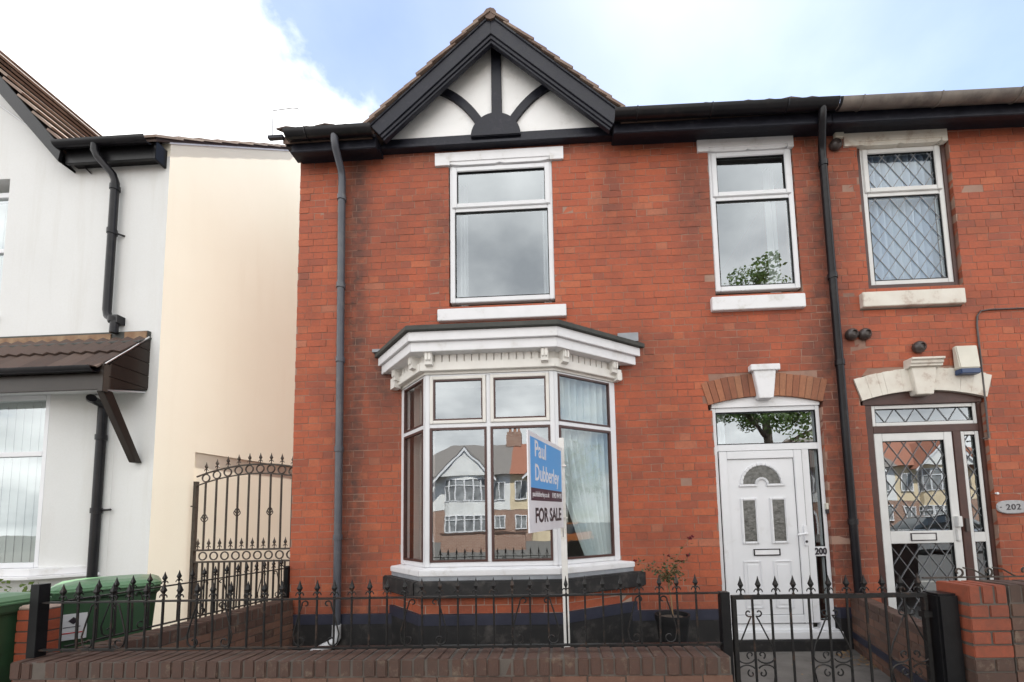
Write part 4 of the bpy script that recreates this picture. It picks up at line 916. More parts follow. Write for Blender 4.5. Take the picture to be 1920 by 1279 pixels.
for i in range(9):      # verge tiles seen on edge
    y0 = -0.29 + i * 0.245; t = MB(); t.cur = R.random(); P = []
    for yy, lift in ((y0, 0.034), (y0 + 0.30, 0.012)):
        z = ze + (yy + 0.27) * 0.915 + lift
        for dx in (-0.28, 0.04):
            for hh in (0, 0.03): P.append((SX(yy, dx), yy + R.uniform(-0.004, 0.004), z + hh))
    t.hexa([P[0], P[2], P[6], P[4], P[1], P[3], P[7], P[5]]); t.build('roof_tile', 'tile', wrf, origin=sum((Vector(v) for v in P), Vector()) / 8)
# street gable of the white house: right slope in stepped courses, bargeboard
gr = MB()
for sg in (1, -1):
    xa, xb = GXC + sg * GHW, GXC
    gr.hexa([(xa, -0.26, gz - 0.06), (xa, 3.2, gz - 0.06), (xb, 3.2, GZT - 0.06), (xb, -0.26, GZT - 0.06), (xa, -0.26, gz - 0.03), (xa, 3.2, gz - 0.03), (xb, 3.2, GZT - 0.03), (xb, -0.26, GZT - 0.03)])
gro = gr.build('gable_roof', 'tile_brown', wh)
ux, uz = -1 / math.hypot(1, gk), gk / math.hypot(1, gk); nx, nz = uz, -ux
for r_ in range(9):
    for c_ in range(6):
        a = r_ * 0.318; y0 = -0.29 + c_ * 0.302; P = []
        for aa, off in ((a, 0.062), (a + 0.345, 0.010)):
            for hh in (0.0, 0.03):
                for yy in (y0, y0 + 0.296): P.append((gx + 0.02 + ux * aa + nx * (off + hh), yy, gz - 0.055 + uz * aa + nz * (off + hh)))
        t = MB(); t.cur = R.random(); t.add(P, [(0, 1, 3, 2), (4, 6, 7, 5), (0, 2, 6, 4), (1, 5, 7, 3), (0, 4, 5, 1), (2, 3, 7, 6)]); t.build('roof_tile', 'tile', gro, origin=sum((Vector(v) for v in P), Vector()) / 8)
for sg in (1, -1):
    s = MB(); f = lambda d, zz_: (GXC + sg * d, zz_)
    s.prism([f(0, GZT - 0.02), f(GHW, gz - 0.02), f(GHW - 0.03, gz - 0.20), f(0, GZT - 0.25)], -0.28, -0.245); s.prism([f(0, GZT - 0.25), f(GHW - 0.03, gz - 0.20), f(GHW - 0.03, gz - 0.17), f(0, GZT - 0.22)], -0.245, YW + 0.0); s.build('bargeboard', 'black', wh, bevel=0.004)
s = MB(); s.box(gx, -1.655, -0.235, -0.20, 5.85, 6.045); s.box(gx, -1.655, -0.20, YW, 5.90, 5.92); s.box(-1.655, -1.622, -0.24, YW + 0.02, 5.84, 6.075); s.build('eaves_fascia', 'black', wh, bevel=0.004)
def gut(h, x0, x1, y, z, r=0.058, mat='pipe_black'):
    g = MB(); n = 8; po = [(y - r * math.sin(t), -r * math.cos(t)) for t in [-math.pi / 2 + math.pi * i / n for i in range(n + 1)]]; po += [(y - 0.9 * r * math.sin(t), -0.9 * r * math.cos(t) + 0.002) for t in [math.pi / 2 - math.pi * i / n for i in range(n + 1)]]
    k = len(po); g.add([(x0, a, z + b) for a, b in po] + [(x1, a, z + b) for a, b in po], [(i, (i + 1) % k, (i + 1) % k + k, i + k) for i in range(k)] + [tuple(range(k)), tuple(range(2 * k - 1, k - 1, -1))]); return g.build('gutter', mat, h, smooth=True)
gut(wh, -2.80, -1.66, -0.30, 6.045)
d_ = downpipe(wh, [(-2.31, -0.30, 6.0), (-2.31, -0.30, 5.92), (-2.29, -0.28, 5.86), (-2.20, -0.19, 5.72), (-2.185, -0.17, 5.64), (-2.185, -0.17, 4.02), (-2.17, -0.17, 3.95), (-2.10, -0.17, 3.90), (-2.08, -0.17, 3.86), (-2.085, -0.17, 3.74)], 0.040, 'pipe_black', [(-2.185, -0.17, 5.0), (-2.185, -0.17, 5.56), (-2.10, -0.17, 3.90)])
s = MB(); s.tube([(-2.185, -0.165, 5.0), (-2.10, YW, 4.99)], 0.012, 6); s.build('pipe_bracket', 'pipe_black', d_); s = MB(); s.box(-2.14, -2.03, -0.19, YW, 3.86, 3.955); s.build('pipe_bracket', 'pipe_black', d_)
d_ = downpipe(wh, [(-2.02, -0.40, 2.89), (-2.05, -0.38, 2.885), (-2.14, -0.19, 2.88), (-2.155, -0.17, 2.84), (-2.155, -0.17, 0.0)], 0.043, 'pipe_black', [(-2.155, -0.17, 1.66), (-2.155, -0.17, 2.5)])
s = MB(); s.tube([(-2.155, -0.165, 1.66), (-2.03, YW - 0.03, 1.67)], 0.012, 6); s.build('pipe_bracket', 'pipe_black', d_)
# upper window with vertical blind
w0 = MB(); frame_rect(w0, -5.38, -3.665, 4.05, 5.735, 0.07, YW + 0.09, YW + 0.17); w0.box(-5.31, -3.735, YW + 0.093, YW + 0.17, 4.93, 4.985); w0.box(-4.55, -4.49, YW + 0.092, YW + 0.17, 4.12, 5.665); wo = w0.build('window', 'upvc', wh, bevel=0.004)
for x0, x1 in ((-5.31, -4.55), (-4.49, -3.735)): pane(I4, x0, x1, 4.985, 5.665, YW + 0.12, wo); pane(I4, x0, x1, 4.12, 4.93, YW + 0.12, wo)
def blind(h, x0, x1, z0, z1, y, wd=0.105):
    x = x0
    while x < x1 - 0.02:
        b = MB(); b.hexa([(x, y + 0.004, z0), (x + wd, y - 0.004, z0), (x + wd, y - 0.002, z0), (x, y + 0.006, z0), (x, y + 0.004, z1), (x + wd, y - 0.004, z1), (x + wd, y - 0.002, z1), (x, y + 0.006, z1)]); b.build('blind_slat', 'blind', h); x += wd - 0.004
blind(wo, -4.7, -3.72, 4.0, 5.75, 0.18)
s = MB(); s.box(-5.42, -3.62, YW - 0.05, YW + 0.1, 4.0, 4.045); s.build('window_sill', 'white', wh, bevel=0.004)
# canopy over the ground-floor bay
CXR = -1.70; CF = YW - 0.45
cn = thing('canopy', '', ''); cn.parent = wh; cn.location = Vector((-3, YW, 3.2)) - Vector((-4, 0, 0))
for kk in ('label', 'category'): del cn[kk]
s = MB(); s.prism([(YW, 3.06), (YW, 3.70), (CF, 3.17), (CF, 2.93)], CXR - 0.03, CXR - 0.012, 'x'); s.build('cheek', 'clad', cn)
for i in range(5):      # horizontal cladding boards on the cheek
    z0 = 2.93 + i * 0.152; z1 = z0 + 0.144; b = MB()
    yb = lambda z: YW + 0.0
    yf = lambda z: CF if z < 3.17 else CF + (z - 3.17) / (3.70 - 3.17) * (YW - CF)
    yk = lambda z: YW if z > 3.06 else YW + (z - 3.06) / (2.93 - 3.06) * (CF - YW)
    za, zb_ = max(z0, 2.935), min(z1, 3.69)
    P = [(yf(za), za), (yk(za), za), (yk(zb_), zb_), (yf(zb_), zb_)]
    b.prism(P, CXR - 0.012, CXR, 'x'); b.build('cladding_board', 'clad', cn)
s = MB(); s.box(-7.5, CXR + 0.006, CF - 0.022, CF, 2.92, 3.10); s.box(CXR - 0.05, CXR + 0.008, CF - 0.024, CF + 0.03, 2.90, 3.20); s.build('canopy_fascia', 'clad', cn, bevel=0.003)
s = MB(); s.hexa([(-7.5, CF, 2.915), (CXR - 0.03, CF, 2.915), (CXR - 0.03, YW, 3.03), (-7.5, YW, 3.03), (-7.5, CF, 2.93), (CXR - 0.03, CF, 2.93), (CXR - 0.03, YW, 3.05), (-7.5, YW, 3.05)]); s.build('canopy_soffit', 'upvc', cn)
gut(cn, -7.5, CXR - 0.03, CF - 0.075, 3.145, 0.055)
s = MB(); s.hexa([(-7.5, CF, 3.13), (CXR - 0.02, CF, 3.13), (CXR - 0.02, YW, 3.655), (-7.5, YW, 3.655), (-7.5, CF, 3.15), (CXR - 0.02, CF, 3.15), (CXR - 0.02, YW, 3.675), (-7.5, YW, 3.675)]); s.build('canopy_deck', 'tile_brown', cn)
cl = Vector((0, YW - CF, 0.525)); cl_n = cl.normalized(); up_n = Vector((0, -cl_n.z, cl_n.y))
for r_ in range(2):
    x = CXR - 0.015 - 0.3; i = 0
    while x > -4.6:
        t = MB(); t.cur = R.random(); P = []; F = []; n = 8; w_ = 0.297
        a0, a1 = (r_ * 0.335 - 0.055, r_ * 0.335 + 0.345)
        for j in range(n + 1):
            xx = x + w_ * j / n; bmp = 0.022 * (0.5 - 0.5 * math.cos(2 * math.pi * 2 * j / n))
            for aa, off in ((a0, 0.040), (a1, 0.012)):
                for hh in (0, 0.016):
                    p = Vector((xx, CF, 3.155)) + cl_n * aa + up_n * (off + bmp + hh); P.append(p)
        for j in range(n):
            a = j * 4; b_ = a + 4; F += [(a, b_, b_ + 1, a + 1), (a + 1, b_ + 1, b_ + 3, a + 3), (a, a + 2, b_ + 2, b_)]
        F += [(0, 1, 3, 2), (n * 4, n * 4 + 2, n * 4 + 3, n * 4 + 1)]
        t.add(P, F); t.build('roof_tile', 'tile_brown', cn, origin=sum(P, Vector()) / len(P)); x -= 0.302
s = MB(); s.box(-7.5, CXR, YW - 0.035, YW - 0.001, 3.66, 3.77); s.hexa([(-7.5, YW - 0.14, 3.585), (CXR + 0.01, YW - 0.14, 3.585), (CXR + 0.01, YW, 3.68), (-7.5, YW, 3.68), (-7.5, YW - 0.14, 3.60), (CXR + 0.01, YW - 0.14, 3.60), (CXR + 0.01, YW, 3.70), (-7.5, YW, 3.70)]); s.build('canopy_flashing', 'roof_lead', cn)
s = MB(); s.box(-4.6, -2.15, YW - 0.045, YW - 0.036, 3.665, 3.745); s.box(-1.98, CXR - 0.01, YW - 0.045, YW - 0.036, 3.665, 3.76); s.build('weathered_batten', simple('weathered_batten_wood', (0.32, 0.22, 0.13, 1), (0.17, 0.08, 0.04, 1), 7, 0.8), cn)
s = MB(); s.tube([(CXR + 0.004, CF - 0.01, 3.20), (CXR + 0.004, (YW + CF) / 2, 3.46), (CXR + 0.004, YW - 0.02, 3.70)], 0.008, 6); s.build('loose_wire', 'chrome', cn)
s = MB(); dvec = Vector((0, YW - (CF + 0.02), 2.22 - 2.93)); s.hexa([(CXR - 0.10, CF + 0.0, 2.93), (CXR - 0.02, CF + 0.0, 2.93), (CXR - 0.02, CF + 0.10, 2.93), (CXR - 0.10, CF + 0.10, 2.93)] + [(CXR - 0.10, YW - 0.075, 2.20), (CXR - 0.02, YW - 0.075, 2.20), (CXR - 0.02, YW - 0.001, 2.20), (CXR - 0.10, YW - 0.001, 2.20)]); s.build('knee_brace', 'clad', cn, bevel=0.004)
# ground-floor bay: front window, splayed cheek, deep white sill
BY = YW - 0.22
lw = MB(); frame_rect(lw, -5.6, -2.60, 1.045, 2.975, 0.055, BY, BY + 0.07); lw.box(-5.545, -2.655, BY + 0.002, BY + 0.07, 2.275, 2.33); lw.box(-4.1, -4.05, BY + 0.003, BY + 0.07, 1.10, 2.92); lo = lw.build('bay_window', 'upvc', wh, bevel=0.004)
for x0, x1 in ((-5.545, -4.10), (-4.05, -2.655)): pane(I4, x0, x1, 2.33, 2.92, BY + 0.03, lo); pane(I4, x0, x1, 1.10, 2.275, BY + 0.03, lo)
blind(lo, -4.6, -2.63, 1.02, 2.96, BY + 0.13)
s = MB(); s.hexa([(-2.60, BY, -0.3), (-2.08, YW - 0.001, -0.3), (-2.08, YW + 0.1, -0.3), (-2.60, BY + 0.1, -0.3), (-2.60, BY, 3.0), (-2.08, YW - 0.001, 3.0), (-2.08, YW + 0.1, 3.0), (-2.60, BY + 0.1, 3.0)]); s.box(-5.6, -2.601, BY + 0.01, BY + 0.12, -0.3, 0.95); s.build('bay_wall', 'render_white', wh)
s = MB(); s.prism([(-5.7, BY - 0.16), (-2.50, BY - 0.16), (-2.12, YW - 0.05), (-2.12, YW + 0.02), (-5.7, YW + 0.02)], 0.93, 0.965, 'z'); s.prism([(-5.7, BY - 0.10), (-2.56, BY - 0.10), (-2.16, YW - 0.03), (-2.16, YW + 0.02), (-5.7, YW + 0.02)], 0.966, 1.043, 'z'); s.build('bay_sill', 'white', wh, bevel=0.005)
s = MB(); s.box(-9, -2.2, YW + 0.3, 4.0, 0.0, 0.05); s.box(-9, -2.2, YW + 0.3, 4.0, 3.05, 3.2); s.box(-9, -2.2, 3.9, 4.0, 0, 6); s.box(-9, -2.2, YW + 0.3, 4, 5.8, 5.95); s.box(-9.1, -9, YW, 4, 0, 6); s.build('room', 'room', wh)
s = MB(); s.tube([(-4.4, YW - 0.02, 7.3), (-3.84, YW - 0.02, 6.81), (-2.66, YW - 0.02, 5.91)], 0.008, 6); s.build('cable', 'upvc', wh)
s = MB(); s.tube([(-2.66, YW - 0.02, 5.91), (-2.57, YW - 0.02, 5.82)], 0.008, 6); s.build('cable_clip', 'ink', wh)

# ------------------------------------------------------------------ ironwork pieces
def finial_mb(T, hgt=0.115, wd=0.018):
    f = MB(T); k = hgt / 0.115
    prof = [(0.006, 0.0), (0.009, 0.004), (0.005, 0.010), (0.005, 0.022), (0.011, 0.028), (0.006, 0.036), (0.007, 0.042), (wd, 0.062), (0.008, 0.088), (0.001, 0.115)]
    f.lathe((0, 0, 0), [(r, h * k) for r, h in prof], 4)
    for sg in (-1, 1):
        f.tube([(sg * 0.004, 0, 0.034 * k), (sg * 0.014, 0, 0.036 * k), (sg * 0.024, 0, 0.026 * k), (sg * 0.026, 0, 0.016 * k)], 0.005, 5, r1=0.003)
    return f
def spiral(cx, cz, r0, a0, turns, n=26, k=0.28):
    return [(cx + r0 * (1 - (1 - k) * i / n) * math.cos(a0 + turns * 2 * math.pi * i / n), cz + r0 * (1 - (1 - k) * i / n) * math.sin(a0 + turns * 2 * math.pi * i / n)) for i in range(n + 1)]
def lyre(T, cx, z0, z1, parent, mat='iron', r=0.0048):
    """pair of S-scrolls: small curl at the top, big curl at the foot"""
    for sg in (-1, 1):
        top = spiral(0.072, z1 - 0.035, 0.026, -0.25, 0.80)[::-1]
        bot = spiral(0.104, z0 + 0.045, 0.040, math.pi * 0.05, -0.95)
        pts = top + [(0.112, z1 - 0.085), (0.138, z0 + 0.13), (0.150, z0 + 0.085)] + bot
        q = MB(T); q.tube([(cx + sg * x, -0.004, z) for x, z in pts], r, 5); q.build('scroll', mat, parent, smooth=True)
def railing(name, label, T, xs, zb, zr, x_end, parent_loc, posts, scrolls, group=None, mat='iron'):
    o = thing(name, label, 'railing', parent_loc, group)
    x0, x1 = x_end
    q = MB(T); q.box(x0, x1, -0.014, 0.014, zr - 0.006, zr + 0.004); q.build('rail', mat, o)
    q = MB(T); q.box(x0, x1, -0.014, 0.014, zb - 0.004, zb + 0.006); q.build('rail', mat, o)
    O = Vector(parent_loc); b0 = f0 = None
    for x in xs:
        P = T @ Vector((x, 0, zb))
        if b0 is None:
            T0 = T.copy(); T0.translation = P
            q = MB(T0); q.tube([(0, 0, 0.006), (0, 0, zr - zb - 0.006)], 0.0066, 6); b0 = q.build('baluster', mat, o, origin=P)
            f = finial_mb(T0 @ Matrix.Translation((0, 0, zr - zb + 0.004))); f0 = f.build('finial', mat, b0, origin=P)
        else:
            c = copy(b0, o, P - O); c.rotation_euler = (R.gauss(0, 0.008), R.gauss(0, 0.008), 0); copy(f0, c)
    for (px, w_, zlo, zhi) in posts:
        q = MB(T); q.box(px - w_ / 2, px + w_ / 2, -w_ / 2, w_ / 2, zlo, zhi); q.build('post', 'black', o, bevel=0.002)
    for sx in scrolls: lyre(T, sx, zb, zr, o, mat)
    return o

# ------------------------------------------------------------------ garden walls
YF = -2.078; ZC = 0.612
def onedge_coping(name, T, x0, x1, z0, hgt, dep, parent, mat, pitch=0.0755, mort='mortar_new', special=()):
    n = int(round((x1 - x0) / pitch)); p = (x1 - x0) / n
    mo = MB(T); mo.box(x0 + 0.004, x1 - 0.004, 0.006, dep - 0.006, z0 - 0.004, z0 + hgt - 0.005); mo.build('coping_mortar', mort, parent)
    for i in range(n):
        b = MB(T); b.cur = R.random() * 0.95 if i not in special else 0.99
        j = lambda a=0.002: R.gauss(0, a)
        a0, a1 = x0 + i * p + 0.004 + j(), x0 + (i + 1) * p - 0.004 + j(); t = z0 + hgt + j(0.0015); yf = j(0.003)
        b.hexa([(a0, yf, z0), (a1, yf + j(), z0), (a1, dep, z0), (a0, dep, z0), (a0, yf, t), (a1, yf + j(), t + j()), (a1, dep, t), (a0, dep, t)])
        b.build('coping_brick', mat, parent, bevel=0.006, origin=sum((Vector(v) for v in b.v), Vector()) / 8)
def brick_panel(T, x0, x1, zs, parent, mat, mort, depth=0.1, back=0.2, nm='wall_body', p=0.225, off=0, limit=300):
    br, mo = lay(T, x0, x1, zs, lambda a, b: [], stretcher(p, 0.01, off), depth, 0.01, back, mortar_in=0.007)
    o = mo.build(nm, mort, parent)
    for pts, r_ in br[:limit]:
        t = MB(T); t.cur = r_ * 0.95; t.hexa(pts); t.build('brick', mat, parent, origin=sum((Vector(v) for v in t.v), Vector()) / 8)
    return o
TF = Matrix.Translation((0, YF, 0))
gw = thing('garden_wall', 'low brown brick garden wall with upright coping bricks in front of number 200', 'wall', (1.8, YF + 0.1, -0.03))
onedge_coping('coping', TF, -0.385, 4.085, ZC - 0.103, 0.103, 0.215, gw, 'brown_brick', special=(42,))
brick_panel(TF, -0.36, 4.085, [(ZC - 0.103 - 0.075 * (i + 1), ZC - 0.103 - 0.075 * i) for i in range(7)], gw, 'brown_brick', 'mortar_new', 0.1, 0.2)
# side wall of the garden, running back to the house corner
XS = lambda y: -0.021 + K * y
Ts, ls = seg_T((XS(-1.865) + 0.107, -1.865), (XS(-0.04) + 0.107, -0.04)); Ts = Ts @ Matrix.Identity(4)
sw = thing('garden_wall', 'brown brick side wall running from the front railing back to the corner of number 200', 'wall', (XS(-1), -1, 0))
onedge_coping('coping', Ts, 0, ls, ZC - 0.103, 0.103, 0.215, sw, 'brown_brick')
brick_panel(Ts, 0, ls, [(ZC - 0.103 - 0.075 * (i + 1), ZC - 0.103 - 0.075 * i) for i in range(8)], sw, 'brown_brick', 'mortar_new', 0.1, 0.2)
# red pier behind the left end post
pr = thing('brick_pier', 'short red brick pier with mortar cap behind the left end of the front railing', 'pier', (-0.595, -1.78, 0))
for i in range(11):
    z0 = 0.07 + 0.075 * i
    for (xa, xb) in (((-0.70, -0.49),) if i % 2 else ((-0.70, -0.60), (-0.59, -0.49))):
        t = MB(); t.cur = R.random() * 0.5; dx = R.gauss(0, 0.002); t.box(xa + dx, xb + dx, -1.835, -1.733, z0, z0 + 0.066)
        t.build('brick', 'new_brick', pr, bevel=0.003, origin=sum((Vector(v) for v in t.v), Vector()) / 8)
s = MB(); s.box(-0.695, -0.495, -1.83, -1.738, -0.05, 0.888); s.build('pier_core', 'mortar_new', pr)
s = MB(); s.prism([(-0.705, 0.89), (-0.485, 0.89), (-0.51, 0.92), (-0.68, 0.92)], -1.84, -1.728); s.build('pier_cap', 'painted_mortar', pr, bevel=0.01)
# front railing and side railing
YR = -1.968
TR_ = Matrix.Translation((0, YR, 0))
x_a, x_b, n_ = -0.201, 3.358, 31
pitch = (x_b - x_a) / n_
xs_f = [x_a + pitch * i for i in range(n_ + 6)]; xs_f = [x for x in xs_f if x < 4.03]
railing('railing', 'long black iron railing with spear tips along the front wall of number 200', TR_, xs_f, 0.655, 0.962, (-0.33, 4.075), (1.8, YR, 0.655), [(-0.36, 0.062, ZC - 0.002, 1.085), (4.10, 0.055, -0.03, 0.968)], [0.102, 0.817, 1.523, 2.221, 2.931, 3.654])
Tsr, lsr = seg_T((XS(-1.90), -1.90), (XS(0.02), 0.02))
railing('railing', 'black iron railing with spear tips on the side wall left of the brick house', Tsr, [0.055 + 0.1105 * i for i in range(17)], 0.655, 0.962, (0.0, lsr), (XS(-1), -1, 0.655), [(lsr - 0.02, 0.05, ZC - 0.002, 0.985)], [0.34, 1.03, 1.66])

# ------------------------------------------------------------------ front gate
GXA, GXB = 4.145, 5.305
gt = thing('garden_gate', 'black iron garden gate with spear tips and scrolls in front of the white door', 'gate', (4.72, YR, 0))
TG = Matrix.Translation((0, YR, 0))
ZT_, ZB_ = 0.945, 0.03
def fbar(a, b, c, d, nm): q = MB(TG); q.box(a, b, -0.014, 0.014, c, d); return q.build(nm, 'iron', gt, bevel=0.002)
fbar(GXA, GXB, ZT_ - 0.026, ZT_, 'top_rail'); fbar(GXA, GXB, ZB_, ZB_ + 0.026, 'bottom_rail'); fbar(GXA, GXA + 0.026, ZB_ + 0.026, ZT_ - 0.026, 'stile'); fbar(GXB - 0.026, GXB, ZB_ + 0.026, ZT_ - 0.026, 'stile')
pb = (GXB - GXA - 0.026) / 10.0
q = MB(TG); q.tube([(GXA + 0.013 + pb, 0, ZB_ + 0.02), (GXA + 0.013 + pb, 0, ZT_ - 0.02)], 0.0072, 6); b0 = q.build('bar', 'iron', gt, origin=(GXA + 0.013 + pb, YR, 0)); bl = b0.location.copy()
for i in range(2, 10): copy(b0, gt, bl + Vector((pb * (i - 1), 0, 0)))
f0 = None
for i in range(11):
    x = GXA + 0.06 + (GXB - GXA - 0.10) * i / 10.0
    if f0 is None: f0 = finial_mb(Matrix.Translation((x, YR, ZT_))).build('finial', 'iron', gt, origin=(x, YR, ZT_)); fl = f0.location.copy(); fx = x
    else: copy(f0, gt, fl + Vector((x - fx, 0, 0)))
for c in (1, 5, 9):
    cx = GXA + 0.013 + pb * c
    for sg in (-1, 1):
        pts = spiral(0.028, 0.838, 0.022, math.pi * 0.6, -0.72)[::-1] + [(0.02, 0.80), (0.05, 0.73), (0.085, 0.655)] + [(0.108 - 0.0, 0.60)] + spiral(0.056, 0.578, 0.053, 0.15, -0.62, 20, 0.8)[1:] + spiral(0.036, 0.592, 0.02, math.pi * 0.9, -0.6, 12, 0.6)
        pts = spiral(0.030, 0.838, 0.024, -2.3, 0.8)[::-1] + [(0.03, 0.79), (0.062, 0.72), (0.095, 0.65), (0.110, 0.60)] + [(0.058 + 0.054 * math.cos(a), 0.578 + 0.040 * math.sin(a)) for a in [0.3 - 0.3 * i for i in range(11)]]
        q = MB(TG); q.tube([(cx + sg * x, -0.008, z) for x, z in pts], 0.0046, 5)
        pts = spiral(0.034, 0.588, 0.024, -1.2, 0.85); q.tube([(cx + sg * x, -0.008, z) for x, z in pts], 0.0046, 5)
        pts = spiral(0.034, 0.478, 0.024, 1.2, -0.85); q.tube([(cx + sg * x, -0.008, z) for x, z in pts], 0.0046, 5)
        pts = [(0.058 + 0.054 * math.cos(a), 0.486 + 0.042 * math.sin(a)) for a in [2.6 - 0.3 * i for i in range(11)]] + [(0.100, 0.42), (0.062, 0.34), (0.03, 0.27)] + spiral(0.030, 0.232, 0.024, 2.3, -0.8)
        q.tube([(cx + sg * x, -0.008, z) for x, z in pts], 0.0046, 5)
        q.build('scroll', 'iron', gt, smooth=True)
s = MB(); s.box(5.27, 5.32, YR - 0.02, YR + 0.02, 0.80, 0.835); s.build('latch', 'iron', gt)
gp = tag(MB().box(5.322, 5.445, -2.03, -1.90, -0.03, 0.945).build('gate_post', 'black', None, bevel=0.012, origin=(5.38, -1.965, -0.03)), 'wide black gate post between the iron gate and the red brick pillar', 'gate post')

# ------------------------------------------------------------------ right-hand front wall of 202
rw = thing('garden_wall', 'brick wall at the right edge with bright red pillar end and brown bricks beyond', 'wall', (6, YF + 0.1, -0.03))
ZP = 0.998; PX = 5.452
for i in range(3):
    a = PX + i * 0.0745; b = MB(TF); b.cur = 0.2 + 0.6 * R.random(); b.box(a + 0.004, a + 0.066, 0.0, 0.212, ZP - 0.103, ZP); b.build('coping_brick', 'new_brick', rw, bevel=0.005, origin=sum((Vector(v) for v in b.v), Vector()) / 8)
s = MB(TF); s.box(PX + 0.006, PX + 0.218, 0.007, 0.205, -0.1, ZP - 0.006); s.build('pillar_core', 'mortar_new', rw)
for i in range(13):
    z1 = ZP - 0.103 - 0.010 - i * 0.0757; z0 = z1 - 0.066; mt = 'new_brick' if i < 4 else 'brown_brick'
    spans = [(PX + 0.002, PX + 0.105), (PX + 0.115, PX + 0.219)] if i % 2 == 0 else [(PX + 0.002, PX + 0.219)]
    for (a, b_) in spans:
        for (ya, yb) in (((0, 0.102), (0.112, 0.214)) if i % 2 else ((0, 0.214),)):
            b = MB(TF); b.cur = R.random() * 0.9; b.box(a + R.gauss(0, 0.0015), b_ + R.gauss(0, 0.0015), ya, yb, z0, z1); b.build('brick', mt, rw, bevel=0.004, origin=sum((Vector(v) for v in b.v), Vector()) / 8)
onedge_coping('coping', TF, PX + 0.228, 8.6, ZP - 0.103, 0.103, 0.212, rw, 'brown_brick')
brick_panel(TF, PX + 0.228, 8.6, [(ZP - 0.103 - 0.0757 * (i + 1), ZP - 0.103 - 0.0757 * i) for i in range(13)], rw, 'brown_brick', 'mortar_new', 0.1, 0.2)
# scroll ironwork standing on that wall further right
TQ = Matrix.Translation((0, YF + 0.10, 0))
sr = thing('scroll_railing', 'rusty iron scrollwork lying along the top of the wall of number 202', 'railing', (6.0, YF + 0.1, ZP))
q = MB(TQ); q.box(5.40, 6.9, 0.12, 0.14, ZP + 0.012, ZP + 0.020); q.build('rail', 'brown_iron', sr)
for cx in (5.62, 5.80, 6.02, 6.24):
    q = MB(TQ); q.tube([(x, 0.13, z) for x, z in spiral(cx, ZP + 0.050, 0.032, -1.6, 0.9)], 0.006, 5); q.tube([(cx + 0.03, 0.13, ZP + 0.075), (cx + 0.09, 0.13, ZP + 0.065), (cx + 0.16, 0.13, ZP + 0.02)], 0.005, 5); q.build('scroll', 'brown_iron', sr, smooth=True)
# low dividing wall between the two paths
Td, ld = seg_T((5.735, -1.42), (6.155, -0.03)); 
dw = thing('dividing_wall', 'low brick wall with painted foot between the path and the yard of number 202', 'wall', (5.95, -0.7, 0))
TdL = Matrix(((Td[0][0], -Td[0][1], 0, Td[0][3]), (Td[1][0], -Td[1][1], 0, Td[1][3]), (0, 0, 1, 0), (0, 0, 0, 1)))
cpz = 0.585
n = 6
for i in range(n):
    a, b_ = ld * i / n + 0.004, ld * (i + 1) / n - 0.004; b = MB(Td); b.cur = R.random() * 0.9; b.box(a, b_, -0.115, 0.005, cpz - 0.065, cpz); b.build('coping_brick', 'brown_brick', dw, bevel=0.005, origin=sum((Vector(v) for v in b.v), Vector()) / 8)
s = MB(Td); s.box(0.005, ld, -0.105, -0.004, -0.1, cpz - 0.063); s.build('wall_body', 'mortar_new', dw)
TdF = Td @ Matrix(((-1, 0, 0, ld), (0, -1, 0, 0.0), (0, 0, 1, 0), (0, 0, 0, 1)))
br, mo = lay(TdF, 0, ld, [(cpz - 0.066 - 0.075 * (i + 1), cpz - 0.066 - 0.075 * i) for i in range(7)], lambda a, b: [], stretcher(0.225, 0.01), 0.05, 0.01, 0.06)
for pts, r_ in br:
    t = MB(TdF); t.cur = r_ * 0.95; t.hexa(pts); t.build('brick', 'brown_brick', dw, origin=sum((Vector(v) for v in t.v), Vector()) / 8)
s = MB(TdF); s.box(0, ld, -0.006, 0.0, 0.13, 0.20); s.build('painted_band', 'stone_blue', dw)

# ------------------------------------------------------------------ arched side gate
sg_ = thing('side_gate', 'tall arched brown iron gate with ring bands in the passage between the houses', 'gate', (-0.75, 0.30, 0))
TG2 = Matrix.Translation((0, 0.30, 0)); GA, GB = -1.425, 0.05; GM = -0.64
def archz(x): 
    Rr = 2.30; return 2.215 - Rr + math.sqrt(Rr * Rr - (x - GM) ** 2) - 0.0
def bar2(pts, r, nm, n=6, mat='brown_iron'): q = MB(TG2); q.tube(pts, r, n); return q.build(nm, mat, sg_, smooth=True)
q = MB(TG2); q.box(GA - 0.025, GA + 0.015, -0.02, 0.02, 0.03, archz(GA) - 0.06); q.build('stile', 'brown_iron', sg_); q = MB(TG2); q.box(GB - 0.015, GB + 0.025, -0.02, 0.02, 0.03, archz(GB) - 0.06); q.build('stile', 'brown_iron', sg_)
xs_a = [GA + (GB - GA) * i / 24 for i in range(25)]
bar2([(x, 0, archz(x)) for x in xs_a], 0.011, 'arched_rail'); bar2([(x, 0, archz(x) - 0.115) for x in xs_a], 0.009, 'arched_rail')
for z in (1.165, 1.022): q = MB(TG2); q.box(GA, GB, -0.014, 0.014, z - 0.011, z + 0.011); q.build('rail', 'brown_iron', sg_)
q = MB(TG2); q.box(GA, GB, -0.014, 0.014, 0.08, 0.10); q.build('rail', 'brown_iron', sg_)
p_ = 0.1385; xs_g = [GA + 0.118 + p_ * i for i in range(10)]
def ring(cx, cz, r, tr, par):
    return [(cx + r * math.cos(2 * math.pi * i / 18), 0, cz + r * math.sin(2 * math.pi * i / 18)) for i in range(19)]
r0 = f0 = rr0 = s0 = None
